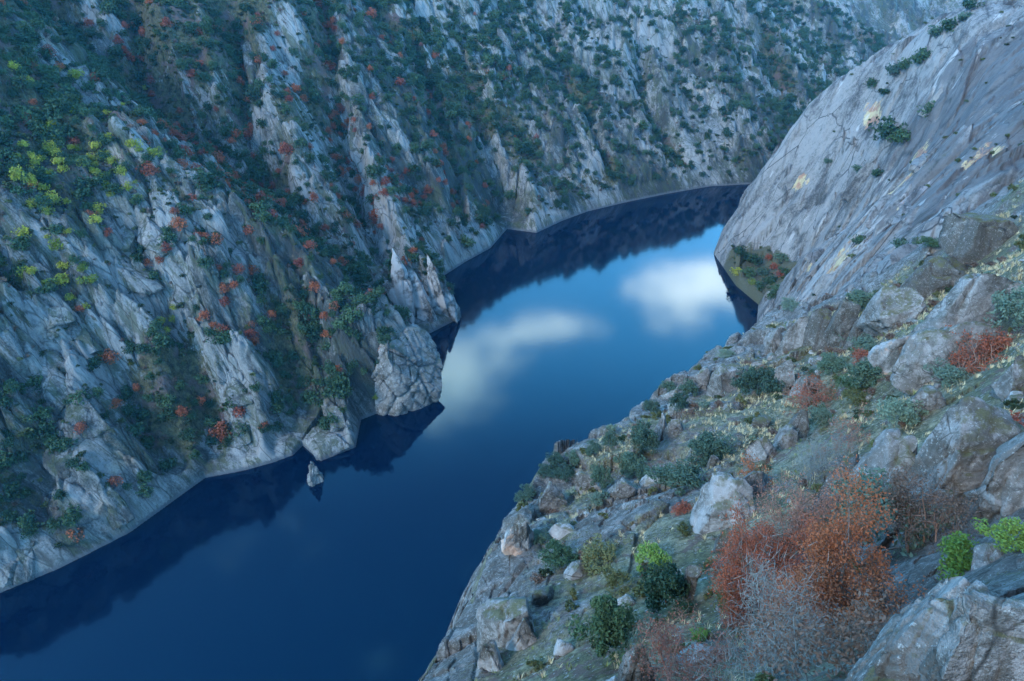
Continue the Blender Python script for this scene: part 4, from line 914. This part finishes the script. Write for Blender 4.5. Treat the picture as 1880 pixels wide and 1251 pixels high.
# loose stones: three shapes, many copies
ST = []
for k in range(5):
    P, f = rock_verts((1, .8, .62), 900+k, 6, 10, .1, 1.0, .5); ST.append(mesh_np('stone', P, f, [M_ROCK, M_PALE, M_DARK, M_ROCK, M_ROCK][k]))
p, u, v, veg = scatter(TN, 9000, (-30, 150), (8, 190), 20, 951)
d_, zc_, sd__ = seg_dist(p[:, 0], p[:, 1], [tuple(c) for c in crest])
k = (sd__ < 0) & inframe(u, v) & (rng.random(len(p)) < .3*(0.35+sstep(fbm(p/9, 3, 77), -.1, .4))); p = p[k]; p = p[seen(TN, p, np.full(len(p), .4))][:150]
for q in p:
    sz = random.uniform(.5, 1.0)*(1+1.6*(random.random() > .8))*(.5+slant(q)/110); o = link('stone', random.choice(ST)); o.location = q+np.array([0, 0, .08*sz]); o.scale = (sz, sz*random.uniform(.7, 1.2), sz*random.uniform(.6, 1.1)); o.rotation_euler = (random.uniform(-.3, .3), random.uniform(-.3, .3), random.uniform(0, 6.28))
    setp(o, ('large' if sz > 1.3 else 'small')+' loose lichened stone in the grass '+where(*[float(t) for t in to_px(q)[:2]], NLAND), 'stone', 'loose stones '+where(*[float(t) for t in to_px(q)[:2]], NLAND))

# ------------------------------------------------------------------ the near slope: oaks, shrubs, the russet tree
def crown_mesh(name, mat, seed, n, leaf, h=.9, clumps=34, rr=(.08, .25), shell=.5):
    r = np.random.default_rng(seed); c, rad = dome_clumps(r, clumps, 1.0, h, rr=rr); v, f = leaf_cloud(c, rad, n, leaf, r, shell); return mesh_np(name, v, f, mat)
def trunk_mesh(seed, h=.6, r0=.05):
    r = np.random.default_rng(seed); v, f, e = branches(r, h, .5, 2, 4, .7, 5, r0, 1); return mesh_np('trunk', v, f, M_BARK)
TRK = [trunk_mesh(40+i) for i in range(3)]
CRN = {k: [crown_mesh('crown', m, sd+i, n, lf, h, cl) for i in range(3)] for k, (m, sd, n, lf, h, cl) in {
    'oak': (M_OAK, 100, 3600, .034, .95, 38), 'dark': (M_EVG, 110, 3800, .034, 1.0, 40), 'grey': (M_GREY, 120, 3000, .030, .85, 34), 'olive': (M_OLIVE, 130, 2600, .034, .8, 28), 'lime': (M_LEAFY, 140, 2400, .036, .9, 26)}.items()}
def near_tree(kind, u, v, wpx, hpx, name, label, T=None, lean=0.0, cat='tree'):
    T = T or TN; p = at(T, u, v+hpx*.42); s = slant(p)/FPX; w = wpx*s*1.25; h = hpx*s*1.12
    root = link(name, None, loc=tuple(p)); root.rotation_euler = (random.uniform(-.08, .08), lean+random.uniform(-.08, .08), random.uniform(0, 6.28)); setp(root, label, cat)
    root.empty_display_size = .3
    c = link('crown', random.choice(CRN[kind]), root); c.scale = (w, w, h)
    t = link('trunk', random.choice(TRK), root); t.scale = (w*.9, w*.9, h)
NT = [
 ('dark',1112,1148,92,136,'holm_oak','dark holm oak left of the dark upright rock, lowest of the slope'),
 ('dark',1212,1076,92,100,'holm_oak','dense round dark holm oak in the middle of the lower slope'),
 ('dark',1027,1020,62,44,'holm_oak','small flat dark oak near the rounded edge slab'),
 ('oak',1300,820,76,62,'holm_oak','rounded green oak above the leaning oak'),
 ('oak',1240,878,82,56,'holm_oak','leaning oak with a wind combed crown above the grass'),
 ('oak',1178,803,56,64,'holm_oak','tall oak in the clump left of the white pointed rock'),
 ('oak',1150,850,52,52,'holm_oak','lower oak of the clump near the edge'),
 ('oak',1102,875,36,70,'holm_oak','narrow upright oak on the edge slabs'),
 ('oak',1180,872,30,40,'holm_oak','small bush at the foot of the edge clump'),
 ('oak',1398,700,52,62,'holm_oak','right half of the double bush behind the sloping slab'),
 ('oak',1366,706,50,58,'holm_oak','left half of the double bush behind the sloping slab'),
 ('oak',1580,690,66,56,'holm_oak','round oak between the red heath and the white face'),
 ('dark',1556,706,34,36,'holm_oak','small dark oak touching the round oak by the red heath'),
 ('oak',1520,668,44,40,'holm_oak','oak on the slope left of the white face'),
 ('oak',1490,692,30,32,'holm_oak','little oak left of the red heath'),
 ('oak',1575,553,56,36,'holm_oak','bush crowning the ridge above the broken cliff'),
 ('grey',1450,560,40,20,'grey_bush','low grey bush on top of the broken cliff'),
 ('grey',1525,600,60,60,'grey_bush','hazy grey green bush growing in the broken cliff'),
 ('grey',1580,635,48,36,'grey_bush','grey green bush under the broken cliff'),
 ('grey',1700,612,50,50,'grey_bush','pale grey bush on the slab right of the white face'),
 ('grey',1497,762,46,56,'holm_oak','grey green round bush beside the dark boulder'),
 ('grey',1642,758,70,72,'holm_oak','grey green round tree on the middle slope'),
 ('olive',1566,732,44,42,'olive_bush','olive brown round bush below the red heath'),
 ('grey',1738,690,62,46,'broom_bush','light green feathery bush above the angular rock'),
 ('grey',1600,940,150,165,'holm_oak','large grey green oak right of the russet tree'),
 ('grey',1855,575,80,90,'grey_bush','large grey green bush cut by the right edge'),
 ('olive',1100,1012,74,56,'olive_bush','olive brown mound of shrub left of the bright bush'),
 ('lime',1195,1022,62,48,'broom_bush','green spiky broom above the dense dark oak'),
 ('olive',1132,1062,50,52,'broom_bush','yellowish broom left of the dense dark oak'),
 ('lime',1742,1025,76,80,'leafy_bush','bright green leafy bush above the huge boulder'),
 ('lime',1846,992,70,58,'leafy_bush','bright green leafy bush at the right edge'),
 ('oak',1225,712,26,36,'holm_oak','small tree on the skyline above the river, upper'),
 ('oak',1245,738,36,40,'holm_oak','bush on the skyline below the smooth sloping slab'),
 ('oak',1262,715,34,40,'holm_oak','bush at the outer edge beside the steep rock'),
 ('oak',1195,748,30,32,'holm_oak','bush on the skyline left of the white pointed rock'),
 ('oak',1118,806,32,32,'holm_oak','bush on the skyline above the narrow oak'),
 ('oak',1088,822,30,24,'holm_oak','low bush on the skyline, middle'),
 ('oak',1055,838,36,26,'holm_oak','low bush on the skyline above the pale slab'),
 ('oak',1022,846,36,30,'holm_oak','round bush on the skyline, outermost'),
 ('oak',1000,862,30,26,'holm_oak','bush at the outermost corner of the slope'),
 ('oak',1035,868,40,26,'holm_oak','bush behind the pale slab near the outer corner'),
 ('oak',965,905,36,24,'holm_oak','bush above the stained edge rock'),
 ('oak',985,985,34,26,'holm_oak','small oak right of the stained edge rock'),
 ('grey',1095,915,30,30,'grey_bush','grey shrub among slabs left of the leaning oak'),
 ('grey',1330,650,34,18,'grey_bush','thin shrub on the skyline slab above the river'),
 ('lime',1285,1165,30,26,'broom_bush','small yellow green broom in the grass left of the bare tree'),
 ('dark',1700,450,34,22,'holm_oak','dark bush on the mossy ridge in front of the dome'),
 ('olive',1330,1100,40,40,'broom_bush','straw coloured broom left of the bare tree'),
]
for k, (kd, u, v, wp, hp, nm, lab) in enumerate(NT):
    near_tree(kd, u, v, wp, hp, nm, lab, lean=.25 if 'leaning' in lab else 0, cat='tree' if nm == 'holm_oak' and wp > 50 else 'bush')

def leafy(ends, r, n, leaf, spread, mat, name):
    v, f = leaf_cloud(ends, np.full(len(ends), spread), n, leaf, r, .1); return mesh_np(name, v, f, mat)
def open_tree(u, v, hpx, wpx, name, label, seed, mat_t, mat_l=None, n=9000, leaf=.10, stems=1, levels=4, nb=4, spread=.5, r0=.022, cat='tree', up=.5):
    p = at(TN, u, v); s = slant(p)/FPX; h = hpx*s; wd = wpx*s; r = np.random.default_rng(seed)
    root = link(name, None, loc=tuple(p)); setp(root, label, cat)
    bv, bf, e = branches(r, 1.0, wd/h, levels, nb, up, 5, r0, stems)
    ext = np.percentile(np.abs(e[:, :2]-e[:, :2].mean(0)), 92)*2; zt = np.percentile(e[:, 2], 97); k = np.array([wd/ext, wd/ext, h/zt])
    link('trunk' if stems == 1 else 'stems', mesh_np('trunk', bv*k, bf, mat_t), root)
    if not mat_l:
        m = 3200; q = (e*k)[r.integers(0, len(e), m)]+r.normal(size=(m, 3))*.28; d = r.normal(size=(m, 3))*.6+[0, 0, .55]; d /= np.linalg.norm(d, axis=1, keepdims=True); sd2 = np.cross(d, r.normal(size=(m, 3))); sd2 /= np.linalg.norm(sd2, axis=1, keepdims=True)
        L = r.uniform(.25, .7, (m, 1)); V = np.stack([q-sd2*.008, q+sd2*.008, q+d*L], 1).reshape(-1, 3); link('twigs', mesh_np('twigs', V, np.arange(3*m).reshape(-1, 3), mat_t), root)
    if mat_l: link('crown', leafy(e*k, r, n, leaf, spread, mat_l, 'crown'), root)
M_RED2 = mat_leaf('orange russet leaves', (0.20, 0.058, 0.026), (0.31, 0.105, 0.042))
M_RED3 = mat_leaf('rust red leaves', (0.20, 0.05, 0.025), (0.31, 0.09, 0.035))
M_DULL = mat_leaf('faded russet leaves', (0.17, 0.06, 0.04), (0.26, 0.12, 0.08))
open_tree(1405,1125,150,135,'russet_tree','russet red tree, redder left half of the pair behind the bare grey tree',11,M_BARK,M_RED3,46000,.068,3,4,5,.42,r0=.016)
open_tree(1500,1172,205,150,'russet_tree','large orange russet tree right of the redder one',12,M_BARK,M_RED2,62000,.068,3,4,5,.46,r0=.016)
open_tree(1455,1005,95,130,'russet_tree','paler half bare russet tree behind the redder tree',13,M_RTWIG,M_DULL,12000,.075,2,4,5,.5,r0=.014)
open_tree(1425,1245,200,140,'bare_tree','bare tree of pale lichened twigs in front of the russet trees',14,M_TWIG,None,stems=4,levels=5,nb=4,r0=.0075)
open_tree(1510,1250,120,150,'bare_tree','low bare grey tree right of the pale lichened tree at the bottom',18,M_TWIG,M_BROWN,2500,.07,3,4,4,.4,r0=.012)
open_tree(1290,1265,80,150,'bare_shrub','reddish bare shrub at the bottom edge of the view',15,M_RTWIG,M_DULL,5000,.06,5,4,4,.3,r0=.014,cat='bush')
open_tree(1705,1010,95,140,'bare_shrub','brown bare spreading bush right of the large grey green oak',16,M_RTWIG,M_BROWN,7000,.08,4,4,4,.4,r0=.016,cat='bush')
open_tree(1590,1130,70,110,'bare_shrub','dark brown shrub under the right side of the russet tree',19,M_BARK,M_BROWN,6000,.08,4,3,5,.4,r0=.016,cat='bush')
open_tree(1535,835,76,74,'bare_shrub','bare pinkish small tree in the middle of the slope',17,M_RTWIG,M_DULL,1800,.10,3,4,4,.4,r0=.014,cat='bush')
open_tree(1472,885,80,90,'bare_shrub','bare silver grey shrub right of the white faced boulder',21,M_TWIG,None,stems=4,levels=4,nb=4,r0=.012,cat='bush')
open_tree(1382,885,50,44,'russet_shrub','small orange leaved sapling behind the white faced boulder',22,M_RTWIG,M_RED2,900,.12,2,3,4,.4,cat='bush')
for k, (u, v, wp, hp, lab) in enumerate([(1508,725,78,30,'flat patch of deep red heath below the round oak'),(1800,662,88,40,'long streak of red heath above the grey slab at the right edge'),(1832,632,40,26,'red heath clump at the upper end of the long red streak'),(1585,658,36,20,'small red heath patch at the foot of the white face'),(1250,935,30,14,'small pink heath tuft in the grass left of the white faced boulder'),(1850,790,24,26,'small reddish fern clump in a crack of the right outcrop')]):
    open_tree(u, v+hp*.4, hp*1.0, wp, 'red_heath', lab, 60+k, M_RTWIG, M_RED, 2600, .13 if wp > 30 else .1, 7, 3, 4, .45, r0=.02, cat='heath', up=.15)
# low heath and scrub things of the near slope
NB = [crown_mesh('low_shrub', m, 180+i, 420, .09, .55, 16, (.14, .26), .4) for i, m in enumerate([M_SHRUB, M_OLIVE, M_BROWN, M_GREY])]
p, u, v, veg = scatter(TN, 9000, (-30, 150), (8, 190), 20, 961)
d_, zc_, sd__ = seg_dist(p[:, 0], p[:, 1], [tuple(c) for c in crest])
k = (sd__ < 0) & inframe(u, v) & (rng.random(len(p)) < .5*(.15+sstep(veg, .3, .6))*(.4+sstep(fbm(p/12, 3, 79), -.1, .4))); p = p[k]; p = p[seen(TN, p, np.full(len(p), .4))][:260]
for q in p:
    i = random.choice([0, 0, 1, 1, 2, 2, 3]); sz = random.uniform(.7, 1.9)*(.6+slant(q)/150); o = link('low_shrub', NB[i]); o.location = q-np.array([0, 0, .05]); o.scale = (sz, sz*random.uniform(.8, 1.2), sz*random.uniform(.7, 1.1)); o.rotation_euler = (0, 0, random.uniform(0, 6.28))
    setp(o, ['low dark green shrub in the grass of the near slope', 'low olive shrub in the grass of the near slope', 'low brown heath shrub in the grass of the near slope', 'low grey green shrub in the grass of the near slope'][i].replace('in the grass of the near slope', where(*[float(t) for t in to_px(q)[:2]], NLAND)), 'shrub', 'low shrubs '+where(*[float(t) for t in to_px(q)[:2]], NLAND))

# grass: one mass of blades
def grass(name, mat, n, seed, wfun, label, hh=(.3, .65), nb=12):
    r = np.random.default_rng(seed); p, u, v, veg = scatter(TN, n, (-30, 150), (6, 190), 20, seed)
    d_, zc_, s_ = seg_dist(p[:, 0], p[:, 1], [tuple(c) for c in crest])
    k = (s_ < 0) & (r.random(len(p)) < sstep(veg, .36, .6)*wfun(p)); p = p[k]
    P = np.repeat(p, nb, 0); m = len(P); sl = np.repeat(np.linalg.norm(p-[0, 0, CAMZ], axis=1), nb)
    a = r.random(m)*6.28; dx = np.stack([np.cos(a), np.sin(a), np.zeros(m)], 1); sd_ = np.stack([-np.sin(a), np.cos(a), np.zeros(m)], 1)
    h = (hh[0]+(hh[1]-hh[0])*r.random(m))*(.55+sl/280); wdt = (.012+.00028*sl)[:, None]
    b = P+dx*(r.random(m)*.22)[:, None]*(.6+sl/120)[:, None]; b[:, 2] -= .06
    mid = b+dx*(h*.22)[:, None]; mid[:, 2] += h*.62; tip = b+dx*(h*.62)[:, None]+r.normal(size=(m, 3))*.05; tip[:, 2] += h*.85
    V = np.stack([b-sd_*wdt, b+sd_*wdt, mid+sd_*wdt*.8, tip, mid-sd_*wdt*.8], 1).reshape(-1, 3)
    i = np.arange(m)*5; F = np.vstack([np.stack([i, i+1, i+2], 1), np.stack([i, i+2, i+4], 1), np.stack([i+4, i+2, i+3], 1)])
    o = link(name, mesh_np(name, V, F, mat)); o['kind'] = 'stuff'; o['label'] = label; o['category'] = 'grass'; print(name, len(F))
grass('dry_grass', M_STRAW, 42000, 1001, lambda p: .9*sstep(fbm(p/7, 3, 88), -.25, .2), 'tussocks of dry straw coloured grass on the near slope')
grass('green_grass', M_GRASS, 20000, 1002, lambda p: .6*sstep(fbm(p/9, 3, 89), -.1, .3), 'tufts of green grass on the near slope', (.2, .45))

# ------------------------------------------------------------------ haze
g = bpy.data.materials.new('haze'); g.use_nodes = True; n = g.node_tree.nodes; n.clear()
vo = n.new('ShaderNodeVolumePrincipled'); vo.inputs['Color'].default_value = (0.16, 0.62, 1.0, 1); vo.inputs['Density'].default_value = 0.00006; vo.inputs['Anisotropy'].default_value = 0.1
mo = n.new('ShaderNodeOutputMaterial'); g.node_tree.links.new(vo.outputs[0], mo.inputs['Volume'])
x0, x1, y0, y1, z0, z1 = -1000, 1700, -700, 2000, -60, 225
hv = [(x, y, z) for z in (z0, z1) for y in (y0, y1) for x in (x0, x1)]
hz = link('haze', mesh_np('haze', hv, [(0,2,3,1),(4,5,7,6),(0,1,5,4),(1,3,7,5),(3,2,6,7),(2,0,4,6)], g)); hz['kind'] = 'stuff'; hz['label'] = 'thin blue haze filling the gorge'; hz['category'] = 'haze'
